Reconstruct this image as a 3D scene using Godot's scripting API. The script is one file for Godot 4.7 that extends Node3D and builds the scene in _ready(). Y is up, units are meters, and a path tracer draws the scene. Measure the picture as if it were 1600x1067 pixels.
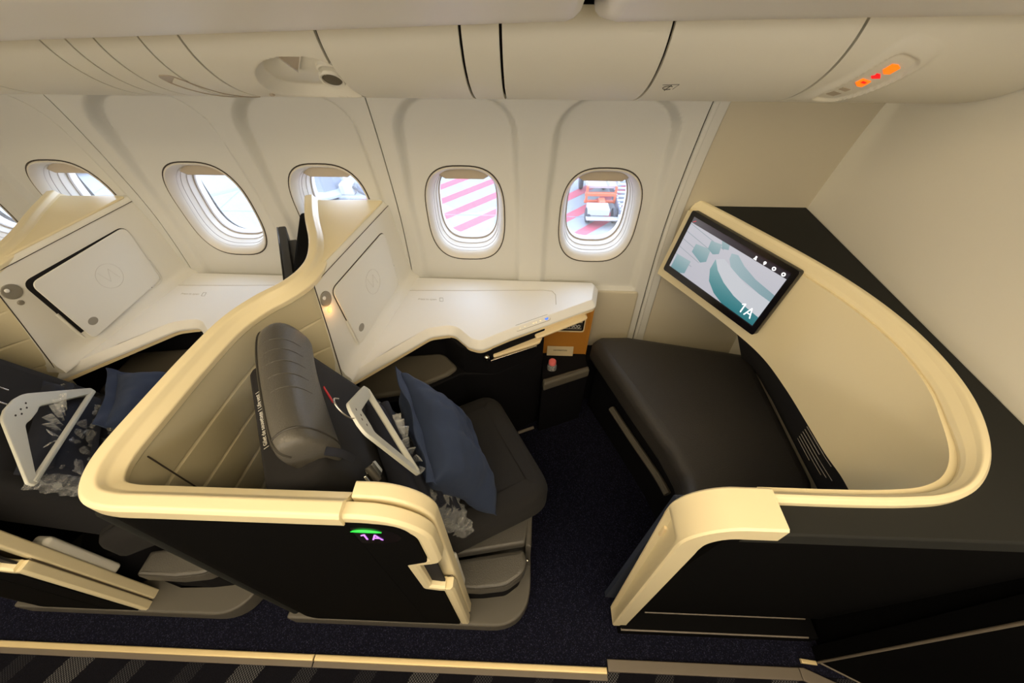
extends Node3D
# Business-class suite by the cabin windows. x runs forward, y up, -z to the windows; metres.

const EYE := Vector3(0, 1.82, 0)
const PITCH_X := -1.03                      # one suite further aft
var M := {}


# ------------------------------------------------------------------ mesh builder
class MB:
	var v := PackedVector3Array()
	var t := PackedVector2Array()
	var i := PackedInt32Array()

	func grid(rows: Array, close_u := false, close_v := false) -> MB:
		var b := v.size()
		var nr := rows.size()
		var nc: int = rows[0].size()
		for r in nr:
			var row: PackedVector3Array = rows[r]
			v.append_array(row)
			for c in nc:
				t.append(Vector2(float(c) / maxf(1, nc - 1), float(r) / maxf(1, nr - 1)))
		for r in (nr if close_v else nr - 1):
			var r2 := (r + 1) % nr
			for c in (nc if close_u else nc - 1):
				var c2 := (c + 1) % nc
				i.append_array([b + r * nc + c, b + r * nc + c2, b + r2 * nc + c2, b + r * nc + c, b + r2 * nc + c2, b + r2 * nc + c])
		return self

	func cap(ring: PackedVector3Array, along: bool, plan := PackedVector2Array()) -> MB:
		var n := Vector3.ZERO
		for k in ring.size():
			var p := ring[k]
			var q := ring[(k + 1) % ring.size()]
			n += Vector3((p.y - q.y) * (p.z + q.z), (p.z - q.z) * (p.x + q.x), (p.x - q.x) * (p.y + q.y))
		n = n.normalized()
		var e := n.cross(Vector3(0.3, 0.9, 0.5)).normalized()
		var f := n.cross(e)
		var flat := PackedVector2Array()
		for p in ring:
			flat.append(Vector2(p.dot(e), p.dot(f)) * 1000.0)
		var by := flat
		if plan.size():                    # an inset ring keeps the triangles of its plain outline
			by = PackedVector2Array()
			for p in plan:
				by.append(p * 1000.0)
		var tri := Geometry2D.triangulate_polygon(by)
		if tri.is_empty():
			print("cap failed: ", ring.size(), " ", ring[0])
		var turn := 0.0
		var turn2 := 0.0
		for k in by.size():
			turn += by[k].cross(by[(k + 1) % by.size()])
			turn2 += flat[k].cross(flat[(k + 1) % by.size()])
		var same := (turn > 0.0) == (turn2 > 0.0)
		var b := v.size()
		v.append_array(ring)
		for p in flat:
			t.append(p)
		for k in range(0, tri.size(), 3):
			var a := by[tri[k]]
			var up: bool = ((by[tri[k + 1]] - a).cross(by[tri[k + 2]] - a) > 0.0) == same
			if up == along:
				i.append_array([b + tri[k], b + tri[k + 1], b + tri[k + 2]])
			else:
				i.append_array([b + tri[k], b + tri[k + 2], b + tri[k + 1]])
		return self

	func loft(rows: Array, plan := PackedVector2Array()) -> MB:   # closed rings with both ends capped
		grid(rows, true, false)
		cap(rows[0], false, plan)
		cap(rows[rows.size() - 1], true, plan)
		return self

	func done(off: Vector3, crease: float, closed: bool) -> ArrayMesh:
		var nt := i.size() / 3
		var fn := PackedVector3Array()
		fn.resize(nt)
		var vol := 0.0
		for k in nt:
			var a := v[i[3 * k]]
			var b := v[i[3 * k + 1]]
			var c := v[i[3 * k + 2]]
			var n := (b - a).cross(c - a)
			fn[k] = n
			vol += (a - off).dot(n) if closed else n.dot(EYE - (a + b + c) / 3.0)
		var flip := vol < 0.0
		if flip:
			for k in nt:
				fn[k] = -fn[k]
		var key := {}
		var at := PackedInt32Array()
		at.resize(v.size())
		for k in v.size():
			var q := Vector3i((v[k] * 20000.0).round())
			if not key.has(q):
				key[q] = key.size()
			at[k] = key[q]
		var near := []
		near.resize(key.size())
		for k in nt:
			for j in 3:
				var w := at[i[3 * k + j]]
				if near[w] == null:
					near[w] = PackedInt32Array()
				near[w].append(k)
		var cosc := cos(deg_to_rad(crease))
		var un := PackedVector3Array()
		un.resize(nt)
		for k in nt:
			un[k] = fn[k].normalized()
		var ov := PackedVector3Array()
		var on := PackedVector3Array()
		var ot := PackedVector2Array()
		for k in nt:
			if fn[k].length_squared() < 1e-18:
				continue
			for j in ([0, 1, 2] if flip else [0, 2, 1]):
				var w: int = i[3 * k + j]
				var s := Vector3.ZERO
				for o in near[at[w]]:
					if un[o].dot(un[k]) >= cosc:
						s += fn[o]
				ov.append(v[w] - off)
				on.append(s.normalized())
				ot.append(t[w])
		var arr := []
		arr.resize(Mesh.ARRAY_MAX)
		arr[Mesh.ARRAY_VERTEX] = ov
		arr[Mesh.ARRAY_NORMAL] = on
		arr[Mesh.ARRAY_TEX_UV] = ot
		var m := ArrayMesh.new()
		m.add_surface_from_arrays(Mesh.PRIMITIVE_TRIANGLES, arr)
		return m


# ------------------------------------------------------------------ shapes
func P2(a: Array) -> PackedVector2Array:
	var o := PackedVector2Array()
	for k in range(0, a.size(), 2):
		o.append(Vector2(a[k], a[k + 1]))
	return o

func P3(a: Array, y := NAN) -> PackedVector3Array:      # triples, or plan pairs at one height
	var o := PackedVector3Array()
	if is_nan(y):
		for k in range(0, a.size(), 3):
			o.append(Vector3(a[k], a[k + 1], a[k + 2]))
	else:
		for k in range(0, a.size(), 2):
			o.append(Vector3(a[k], y, a[k + 1]))
	return o

func spline(p: PackedVector3Array, n: int, closed := false) -> PackedVector3Array:
	var o := PackedVector3Array()
	var m := p.size()
	for k in (m if closed else m - 1):
		var a := p[(k - 1 + m) % m] if closed or k > 0 else p[0] * 2.0 - p[1]
		var d := p[(k + 2) % m] if closed or k + 2 < m else p[m - 1] * 2.0 - p[m - 2]
		for j in n:
			o.append(p[k].cubic_interpolate(p[(k + 1) % m], a, d, float(j) / n))
	if not closed:
		o.append(p[m - 1])
	return o

func rounded(p: PackedVector2Array, r, n := 5) -> PackedVector2Array:
	var o := PackedVector2Array()
	var m := p.size()
	for k in m:
		var rad: float = r[k] if r is Array else r
		var a := p[(k + m - 1) % m] - p[k]
		var b := p[(k + 1) % m] - p[k]
		var half: float = absf(a.angle_to(b)) / 2.0
		if rad <= 0.0 or half > 1.55:
			o.append(p[k])
			continue
		var reach: float = minf(rad / tan(half), minf(a.length(), b.length()) * 0.49)
		var s := p[k] + a.normalized() * reach
		var e := p[k] + b.normalized() * reach
		for j in n + 1:
			var q := float(j) / n
			o.append(s.lerp(p[k], q).lerp(p[k].lerp(e, q), q))
	return o

func inset(p: PackedVector2Array, d: float) -> PackedVector2Array:
	if absf(d) < 1e-7:
		return p
	var o := PackedVector2Array()
	var m := p.size()
	var area := 0.0
	for k in m:
		area += p[k].cross(p[(k + 1) % m])
	var sg := signf(area)
	for k in m:
		var a := (p[k] - p[(k + m - 1) % m]).normalized()
		var b := (p[(k + 1) % m] - p[k]).normalized()
		var na := Vector2(-a.y, a.x) * sg
		var nb := Vector2(-b.y, b.x) * sg
		var mid := (na + nb)
		o.append(p[k] + mid / maxf(0.5, mid.length_squared() / 2.0) * d)
	return o

func bevel(h0: float, h1: float, b: float, n := 3) -> Array:
	var o := []
	for k in n + 1:
		var a := PI / 2 * k / n
		o.append([b * (1 - sin(a)), h0 + b * (1 - cos(a))])
	for k in n + 1:
		var a := PI / 2 * k / n
		o.append([b * (1 - cos(a)), h1 - b * (1 - sin(a))])
	return o

func prism(mb: MB, p: PackedVector2Array, prof: Array, xf := Transform3D()) -> MB:   # plan (x, z), height y
	var rows := []
	for q in prof:
		var row := PackedVector3Array()
		for c in inset(p, q[0]):
			row.append(xf * Vector3(c.x, q[1], c.y))
		rows.append(row)
	return mb.loft(rows, p)

func slab(p: PackedVector2Array, h0: float, h1: float, b := 0.003, xf := Transform3D(), n := 3) -> MB:
	return prism(MB.new(), p, bevel(h0, h1, b, n), xf)

func rect(w: float, d: float, r := 0.0, n := 5) -> PackedVector2Array:
	return rounded(P2([-w / 2, -d / 2, w / 2, -d / 2, w / 2, d / 2, -w / 2, d / 2]), r, n)

func ellipse(a: float, b: float, n := 24, e := 2.0) -> PackedVector2Array:
	var o := PackedVector2Array()
	for k in n:
		var c := cos(TAU * k / n)
		var s := sin(TAU * k / n)
		o.append(Vector2(a * signf(c) * pow(absf(c), 2 / e), b * signf(s) * pow(absf(s), 2 / e)))
	return o

func box(mb: MB, at: Vector3, size: Vector3, r := 0.004, bs := Basis()) -> MB:
	return prism(mb, rect(size.x, size.z, r, 3), bevel(-size.y / 2, size.y / 2, minf(r, size.y * 0.45), 2), Transform3D(bs, at))

func sweep(mb: MB, path: PackedVector3Array, secs, up := Vector3.UP, closed := false) -> MB:   # section (across, up)
	var rows := []
	var m := path.size()
	for k in m:
		var a := path[k - 1] if k > 0 else (path[m - 1] if closed else path[0])
		var b := path[(k + 1) % m] if closed or k < m - 1 else path[k]
		var side := (b - a).cross(up).normalized()
		var top := side.cross(b - a).normalized()
		var row := PackedVector3Array()
		for s in (secs[k] if secs is Array else secs):
			row.append(path[k] + side * s.x + top * s.y)
		rows.append(row)
	if closed:
		return mb.grid(rows, true, true)
	return mb.loft(rows)

func tube(mb: MB, path: PackedVector3Array, r, n := 8, flat := 1.0) -> MB:
	var rows := []
	var m := path.size()
	var side := (path[1] - path[0]).cross(Vector3(0.31, 0.87, 0.39)).normalized()
	for k in m:
		var d := (path[mini(k + 1, m - 1)] - path[maxi(k - 1, 0)]).normalized()
		side = (side - d * side.dot(d)).normalized()
		var top := side.cross(d)
		var rad: float = r[k] if r is Array else r
		var row := PackedVector3Array()
		for j in n:
			row.append(path[k] + side * cos(TAU * j / n) * rad + top * sin(TAU * j / n) * rad * flat)
		rows.append(row)
	return mb.loft(rows)

func lathe(mb: MB, prof: PackedVector2Array, xf: Transform3D, n := 24) -> MB:      # (radius, height) round local y
	var rows := []
	for q in prof:
		var row := PackedVector3Array()
		for j in n:
			row.append(xf * Vector3(cos(TAU * j / n) * maxf(q.x, 1e-4), q.y, sin(TAU * j / n) * maxf(q.x, 1e-4)))
		rows.append(row)
	return mb.loft(rows)

func puff(mb: MB, w: float, d: float, h: float, xf: Transform3D, n := 28, e := 4.0, pinch := 0.1, wob := 0.0, sd := 1) -> MB:
	var no := FastNoiseLite.new()
	no.seed = sd
	no.frequency = 4.5
	no.fractal_octaves = 3
	for sg in [1.0, -1.0]:
		var rows := []
		for r in n + 1:
			var row := PackedVector3Array()
			var b := 2.0 * r / n - 1.0
			for c in n + 1:
				var a := 2.0 * c / n - 1.0
				var x := a * w / 2 * (1 - pinch * (1 - b * b) * a * a)
				var z := b * d / 2 * (1 - pinch * (1 - a * a) * b * b)
				var th := h / 2 * sqrt(maxf(0, 1 - pow(absf(a), e))) * sqrt(maxf(0, 1 - pow(absf(b), e)))
				var k := no.get_noise_3d(x, z, sg * 3.0) * wob
				row.append(xf * Vector3(x, sg * (th + k * minf(1, th * 40)), z))
			if sg < 0:
				row.reverse()
			rows.append(row)
		mb.grid(rows)
	return mb


# ------------------------------------------------------------------ objects
func own(o: Node3D) -> Vector3:
	var p := Vector3.ZERO
	var q: Node = o
	while q != self and q is Node3D:
		p += q.position
		q = q.get_parent()
	return p

func tag(o: Node3D, label: String, category: String, group := "") -> Node3D:
	o.set_meta("label", label)
	o.set_meta("category", category)
	if group:
		o.set_meta("group", group)
	return o

func thing(called: String, at: Vector3, label: String, category: String, group := "") -> Node3D:
	var o := Node3D.new()
	o.name = called
	o.position = at
	add_child(o, true)
	return tag(o, label, category, group)

func structure(called: String) -> Node3D:
	var o := Node3D.new()
	o.name = called
	o.set_meta("kind", "structure")
	add_child(o, true)
	return o

func part(called: String, mb: MB, mat: String, parent: Node3D = self, crease := 38.0, closed := true) -> MeshInstance3D:
	var o := MeshInstance3D.new()
	o.name = called
	o.mesh = mb.done(own(parent), crease, closed)
	o.material_override = null
	o.mesh.surface_set_material(0, M[mat])
	parent.add_child(o, true)
	return o

func words(called: String, text: String, size: float, xf: Transform3D, mat: String, parent: Node3D, font := "Droid Sans", depth := 0.0006) -> MeshInstance3D:
	var tm := TextMesh.new()
	tm.text = text
	var f := SystemFont.new()
	f.font_names = PackedStringArray([font])
	tm.font = f
	tm.font_size = 32
	tm.pixel_size = size / 32.0
	tm.depth = depth
	tm.curve_step = 2.0
	var o := MeshInstance3D.new()
	o.name = called
	o.mesh = tm
	tm.material = M[mat]
	o.transform = Transform3D(xf.basis, xf.origin - own(parent))
	parent.add_child(o, true)
	return o


# ------------------------------------------------------------------ materials
func material(called: String, c: Color, rough := 0.5, o := {}) -> StandardMaterial3D:
	var m := StandardMaterial3D.new()
	m.resource_name = called
	m.albedo_color = c
	m.roughness = rough
	m.metallic_specular = o.get("spec", 0.5)
	m.metallic = o.get("metal", 0.0)
	if o.has("glow"):
		m.emission_enabled = true
		m.emission = o.glow
		m.emission_energy_multiplier = o.get("power", 1.0)
	if o.has("alpha"):
		m.transparency = BaseMaterial3D.TRANSPARENCY_ALPHA
		m.albedo_color.a = o.alpha
	if o.has("tex"):
		m.albedo_texture = o.tex
		m.uv1_triplanar = true
		m.uv1_world_triplanar = true
		m.uv1_scale = Vector3.ONE * o.scale
	if o.has("bump"):
		m.heightmap_enabled = false
		m.normal_enabled = true
		m.normal_texture = o.bump
		m.normal_scale = o.get("deep", 0.5)
		m.uv1_triplanar = true
		m.uv1_world_triplanar = true
		m.uv1_scale = Vector3.ONE * o.get("scale", 10.0)
	if o.has("sheen"):
		m.rim_enabled = true
		m.rim = o.sheen
		m.rim_tint = 0.6
	if o.has("coat"):
		m.clearcoat_enabled = true
		m.clearcoat = o.coat
		m.clearcoat_roughness = o.get("coat_rough", 0.15)
	M[called] = m
	return m

func rgb(r: float, g: float, b: float) -> Color:
	return Color(r / 255.0, g / 255.0, b / 255.0)

func noise_map(freq: float, oct: int, sd: int, normal := false, size := 512, strength := 4.0, cellular := false) -> NoiseTexture2D:
	var n := FastNoiseLite.new()
	n.seed = sd
	n.frequency = freq
	n.fractal_octaves = oct
	if cellular:
		n.noise_type = FastNoiseLite.TYPE_CELLULAR
	var t := NoiseTexture2D.new()
	t.noise = n
	t.width = size
	t.height = size
	t.seamless = true
	t.as_normal_map = normal
	t.bump_strength = strength
	return t

func speckle(base: Color, spark: Color, share: float, sd: int, size := 256) -> ImageTexture:
	var im := Image.create(size, size, false, Image.FORMAT_RGB8)
	var r := RandomNumberGenerator.new()
	r.seed = sd
	for y in size:
		for x in size:
			var k := r.randf()
			var c := base.lerp(spark, r.randf_range(0.4, 1.0)) if k < share else base * r.randf_range(0.7, 1.3)
			im.set_pixel(x, y, c)
	return ImageTexture.create_from_image(im)

func aisle_print() -> ImageTexture:                     # woven carpet with slanting mesh bands
	var n := 512
	var im := Image.create(n, n, false, Image.FORMAT_RGB8)
	var r := RandomNumberGenerator.new()
	r.seed = 11
	for y in n:
		for x in n:
			var q: float = fposmod(x + 0.55 * y, n) / n
			var c := rgb(17, 17, 23) * r.randf_range(0.7, 1.35)
			var band := 1.0 if q < 0.15 else (0.55 if q > 0.36 and q < 0.46 else (0.35 if q > 0.7 and q < 0.8 else 0.0))
			if band > 0.0 and (posmod(x / 4 + y / 4, 2) == 0):
				c = c.lerp(rgb(98, 98, 100), band * r.randf_range(0.7, 1.0))
			im.set_pixel(x, y, c)
	return ImageTexture.create_from_image(im)

func inside(p: Vector2, poly: PackedVector2Array) -> bool:
	return Geometry2D.is_point_in_polygon(p, poly)

func screen_print() -> ImageTexture:                    # a pale lounge with teal curved benches, under a dark menu bar
	var w := 640
	var h := 384
	var im := Image.create(w, h, false, Image.FORMAT_RGB8)
	var teal_bench := P2([0.40, 0.42, 0.47, 0.56, 0.58, 0.68, 0.72, 0.77, 0.86, 0.81, 1.0, 0.83, 1.0, 1.02, 0.70, 1.02, 0.55, 0.93, 0.45, 0.80, 0.40, 0.62])
	var top_bench := P2([0.40, 0.42, 0.47, 0.34, 0.60, 0.42, 0.75, 0.50, 1.0, 0.52, 1.0, 0.83, 0.86, 0.81, 0.72, 0.77, 0.58, 0.68, 0.47, 0.56])
	var back_bench := P2([0.50, 0.20, 0.56, 0.17, 0.66, 0.27, 0.80, 0.35, 1.0, 0.40, 1.0, 0.54, 0.85, 0.50, 0.68, 0.46, 0.56, 0.40, 0.51, 0.30])
	var steps := [P2([0.02, 0.72, 0.19, 0.70, 0.19, 0.95, 0.14, 1.0, 0.02, 1.0]), P2([0.15, 0.38, 0.31, 0.33, 0.33, 0.55, 0.28, 0.62, 0.15, 0.54]), P2([0.27, 0.20, 0.38, 0.16, 0.40, 0.32, 0.35, 0.38, 0.28, 0.34]), P2([0.36, 0.10, 0.44, 0.08, 0.46, 0.18, 0.40, 0.22])]
	for y in h:
		for x in w:
			var p := Vector2(float(x) / w, float(y) / h)
			var c := rgb(226, 224, 232).lerp(rgb(214, 212, 222), p.y)
			for k in 5:                                       # low treads on the left
				var e := 0.12 + 0.15 * k + p.x * 0.22
				if p.x < 0.42 - 0.05 * k and p.y > e and p.y < e + 0.012:
					c = rgb(176, 186, 194)
			for s in steps:
				if inside(p, s):
					c = rgb(178, 202, 206).lerp(rgb(120, 166, 174), clampf((p.y - s[0].y) * 3.5, 0, 1))
			if inside(p, back_bench):
				c = rgb(186, 208, 214).lerp(rgb(150, 182, 190), clampf((p.x - 0.5) * 2, 0, 1))
			if inside(p, top_bench):
				c = rgb(228, 230, 236)
			if inside(p, teal_bench):
				c = rgb(150, 190, 194).lerp(rgb(44, 130, 138), clampf((p.y - 0.45) * 1.6 + (p.x - 0.5) * 0.3, 0, 1))
			if p.y < 0.105:
				c = rgb(112, 106, 110).lerp(rgb(40, 26, 34), clampf(p.x * 1.5, 0, 1))
			im.set_pixel(x, y, c)
	return ImageTexture.create_from_image(im)

func materials() -> void:
	var grain := noise_map(0.25, 2, 3, true, 512, 2.0)
	var cloth := noise_map(0.35, 2, 5, true, 512, 6.0)
	var hide := noise_map(0.09, 3, 8, true, 512, 5.0, true)
	var crumple := noise_map(0.02, 4, 21, true, 512, 14.0)
	material("wall_cream", rgb(202, 202, 197), 0.55, {"bump": grain, "scale": 6.0, "deep": 0.12})
	material("groove_grey", rgb(158, 150, 142), 0.7)
	material("wall_lower", rgb(196, 178, 140), 0.6)
	material("window_cream", rgb(205, 200, 190), 0.4)
	material("end_panel_tan", rgb(190, 183, 163), 0.6, {"bump": grain, "scale": 6.0, "deep": 0.12})
	material("bulkhead_cream", rgb(230, 227, 215), 0.6, {"bump": grain, "scale": 6.0, "deep": 0.12})
	material("psu_cream", rgb(222, 219, 206), 0.5, {"bump": grain, "scale": 8.0, "deep": 0.15})
	material("psu_grey", rgb(176, 164, 146), 0.5)
	material("bin_white", rgb(240, 238, 234), 0.42, {"bump": grain, "scale": 8.0, "deep": 0.2})
	material("shell_cream", rgb(230, 218, 182), 0.36, {"coat": 0.25, "coat_rough": 0.2})
	material("shell_liner", rgb(190, 182, 154), 0.62, {"bump": grain, "scale": 8.0, "deep": 0.25})
	material("console_white", rgb(232, 232, 230), 0.42)
	material("console_edge", rgb(232, 214, 176), 0.35)
	material("cabinet_face", rgb(222, 221, 214), 0.4)
	material("seam", rgb(58, 52, 46), 0.8)
	material("dark_gap", rgb(16, 14, 18), 0.9)
	material("grey_plastic", rgb(146, 142, 132), 0.5)
	material("shell_dark", rgb(11, 11, 12), 0.75, {"spec": 0.15, "bump": grain, "scale": 14.0, "deep": 0.5})
	material("ledge_dark", rgb(35, 36, 35), 0.75, {"spec": 0.3, "bump": grain, "scale": 14.0, "deep": 0.5})
	material("monument_dark", rgb(8, 8, 9), 0.75, {"spec": 0.12})
	material("trim_dark", rgb(104, 96, 86), 0.45)
	material("plate_grey", rgb(82, 79, 73), 0.55, {"bump": grain, "scale": 14.0, "deep": 0.3})
	material("leather", rgb(80, 78, 74), 0.42, {"bump": hide, "scale": 5.0, "deep": 0.35})
	material("leather_dark", rgb(54, 52, 50), 0.46, {"bump": hide, "scale": 5.0, "deep": 0.4})
	material("seat_fabric", rgb(24, 24, 29), 0.9, {"bump": cloth, "scale": 12.0, "deep": 0.8, "sheen": 0.15})
	material("seat_cushion", rgb(27, 26, 27), 0.88, {"bump": cloth, "scale": 12.0, "deep": 0.8, "sheen": 0.15})
	material("band_fabric", rgb(22, 22, 28), 0.9, {"bump": cloth, "scale": 12.0, "deep": 0.6})
	material("pad_dark", rgb(88, 84, 76), 0.6)
	material("body_dark", rgb(15, 15, 19), 0.75, {"spec": 0.25})
	material("navy_cloth", rgb(34, 48, 76), 0.8, {"bump": cloth, "scale": 9.0, "deep": 0.5, "sheen": 0.35})
	material("navy_dark", rgb(26, 30, 44), 0.88, {"bump": cloth, "scale": 9.0, "deep": 0.6})
	material("liner_navy", rgb(40, 48, 66), 0.6)
	material("film", rgb(230, 235, 240), 0.07, {"alpha": 0.16})
	M.film.metallic_specular = 1.0
	M.film.normal_enabled = true
	M.film.normal_texture = crumple
	M.film.normal_scale = 1.4
	M.film.uv1_triplanar = true
	M.film.uv1_scale = Vector3.ONE * 5.0
	material("hanger_grey", rgb(196, 198, 192), 0.4)
	material("chrome", rgb(215, 212, 205), 0.18, {"metal": 1.0})
	material("brass", rgb(228, 208, 160), 0.34, {"metal": 0.4})
	material("brown_panel", rgb(176, 118, 40), 0.6)
	material("card", rgb(206, 190, 156), 0.7)
	material("ink", rgb(40, 36, 34), 0.7)
	material("faint_ink", rgb(190, 186, 176), 0.6)
	material("emblem_ink", rgb(204, 201, 194), 0.5)
	material("pink", rgb(235, 120, 120), 0.4)
	material("white_print", rgb(225, 225, 220), 0.6)
	material("red_tab", rgb(214, 46, 58), 0.6)
	material("piping", rgb(52, 50, 46), 0.5)
	material("black_gloss", rgb(14, 11, 14), 0.18)
	material("black_side", rgb(30, 30, 32), 0.4)
	material("glass", rgb(240, 246, 250), 0.03, {"alpha": 0.06})
	material("lens_grey", rgb(132, 128, 118), 0.3)
	material("hole_dark", rgb(88, 82, 68), 0.6)
	material("lamp_warm", rgb(255, 214, 150), 0.4, {"glow": Color(1.0, 0.72, 0.38), "power": 1.1})
	material("sign_orange", rgb(255, 150, 20), 0.4, {"glow": Color(1.0, 0.36, 0.02), "power": 1.15})
	material("sign_red", rgb(240, 20, 40), 0.4, {"glow": Color(0.95, 0.02, 0.05), "power": 1.0})
	material("badge_green", rgb(20, 180, 70), 0.4, {"glow": Color(0.03, 0.62, 0.13), "power": 1.0})
	material("badge_violet", rgb(220, 170, 255), 0.4, {"glow": Color(0.66, 0.34, 0.95), "power": 1.0})
	material("button_white", rgb(255, 240, 200), 0.4, {"glow": Color(1.0, 0.9, 0.65), "power": 0.8})
	material("button_blue", rgb(90, 140, 240), 0.4, {"glow": Color(0.2, 0.42, 0.95), "power": 0.8})
	material("icon_white", rgb(240, 240, 240), 0.4, {"glow": Color(0.85, 0.85, 0.88), "power": 1.0})
	var sc := material("screen_glow", Color.BLACK, 0.2, {"glow": Color.WHITE, "power": 0.72})
	sc.emission_texture = screen_print()
	sc.emission_operator = BaseMaterial3D.EMISSION_OP_MULTIPLY
	material("unseen_lamp", rgb(250, 240, 220), 0.5, {"glow": Color(1.0, 0.84, 0.6), "power": 1.5})  # glow of the unseen ceiling strip and of the added fill strip
	material("ceiling_white", rgb(214, 214, 211), 0.7)
	material("carpet", Color.WHITE, 0.97, {"tex": speckle(rgb(17, 18, 30), rgb(64, 64, 88), 0.10, 4), "scale": 1.9, "spec": 0.2})
	var ac := material("aisle_carpet", Color.WHITE, 0.97, {"tex": aisle_print(), "scale": 1.6, "spec": 0.2})
	ac.uv1_offset = Vector3(0.12, 0, 0)
	material("apron", Color.WHITE, 0.9, {"tex": speckle(rgb(117, 117, 119), rgb(104, 105, 108), 0.25, 9), "scale": 0.6})
	material("stripe_red", rgb(146, 62, 74), 0.85)
	material("joint_grey", rgb(103, 107, 113), 0.9)
	material("cart_grey", rgb(142, 128, 133), 0.6)
	material("cart_white", rgb(141, 141, 141), 0.5)
	material("cart_orange", rgb(178, 86, 60), 0.5)
	material("stairs_grey", rgb(138, 141, 149), 0.5)
	material("stairs_dark", rgb(93, 96, 107), 0.5)
	material("tyre", rgb(45, 45, 51), 0.8)
	material("vehicle_grey", rgb(108, 113, 124), 0.6)


# ------------------------------------------------------------------ build
func _ready() -> void:
	var cam := Camera3D.new()
	cam.name = "camera"
	cam.position = EYE
	cam.rotation_degrees = Vector3(-46, 2, 0)
	cam.fov = rad_to_deg(2 * atan(533.5 / 615.0))
	cam.near = 0.02
	cam.far = 400
	add_child(cam)
	var we := WorldEnvironment.new()
	we.name = "world_environment"
	var env := Environment.new()
	env.background_mode = Environment.BG_SKY
	var sk := ProceduralSkyMaterial.new()
	sk.sky_top_color = Color(0.72, 0.80, 0.92)
	sk.sky_horizon_color = Color(0.92, 0.95, 1.0)
	sk.ground_bottom_color = Color(0.6, 0.6, 0.6)
	sk.ground_horizon_color = Color(0.85, 0.87, 0.9)
	env.sky = Sky.new()
	env.sky.sky_material = sk
	env.background_energy_multiplier = 10.5
	env.tonemap_mode = Environment.TONE_MAPPER_LINEAR
	env.tonemap_exposure = 1.0
	env.sdfgi_enabled = true
	env.ssao_enabled = true
	env.ssil_enabled = true
	we.environment = env
	add_child(we)
	area("unseen_aisle_lamp_glow", Vector3(-0.3, 2.27, 0.35), Vector2(4.4, 0.5), Vector3.DOWN, Color(1.0, 0.91, 0.74), 3.9)  # unseen lamp above the aisle, placed to warm the near rims
	area("added_fill_glow", Vector3(-0.3, 1.98, 1.52), Vector2(5.4, 0.36), Vector3(0, -0.25, -1), Color(1.0, 0.995, 0.98), 3.9)  # added fill from the opposite side, brightens bins, service panels and sidewall
	area("unseen_sidewall_lamp_glow", Vector3(-0.95, 1.60, -1.317), Vector2(3.9, 0.02), Vector3(0, -0.9, -0.4), Color(1.0, 0.95, 0.82), 0.45)  # unseen strip behind the service panels, placed to wash the upper sidewall
	materials()
	cabin()
	sidewall()
	overhead()
	seat_shell(0.0, -0.185, "cream-rimmed black suite shell with lit seat badge, wrapped round the middle seat")
	front_shell()
	cabinet(0.0, false)
	console(0.0, "white side console with glowing control strip, between the seat and the two striped windows")
	cabinet(PITCH_X, true)
	console(PITCH_X, "white side console at the far left, partly hidden by the cream shell rim")
	seat_shell(PITCH_X, -0.345, "cream-rimmed suite shell at the left edge, its pale door end sticking out low in front")
	niche()
	screens()
	ottoman()
	seats()
	bedding()
	outside()


func area(called: String, at: Vector3, size: Vector2, towards: Vector3, c: Color, e: float) -> void:
	var l := AreaLight3D.new()
	l.name = called
	l.area_size = size
	l.light_color = c
	l.light_energy = e
	l.area_range = 12.0
	l.area_attenuation = 2.0
	l.shadow_enabled = true
	add_child(l)
	l.look_at_from_position(at, at + towards, Vector3.RIGHT)
	l.rotate_object_local(Vector3.FORWARD, PI / 2)


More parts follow.
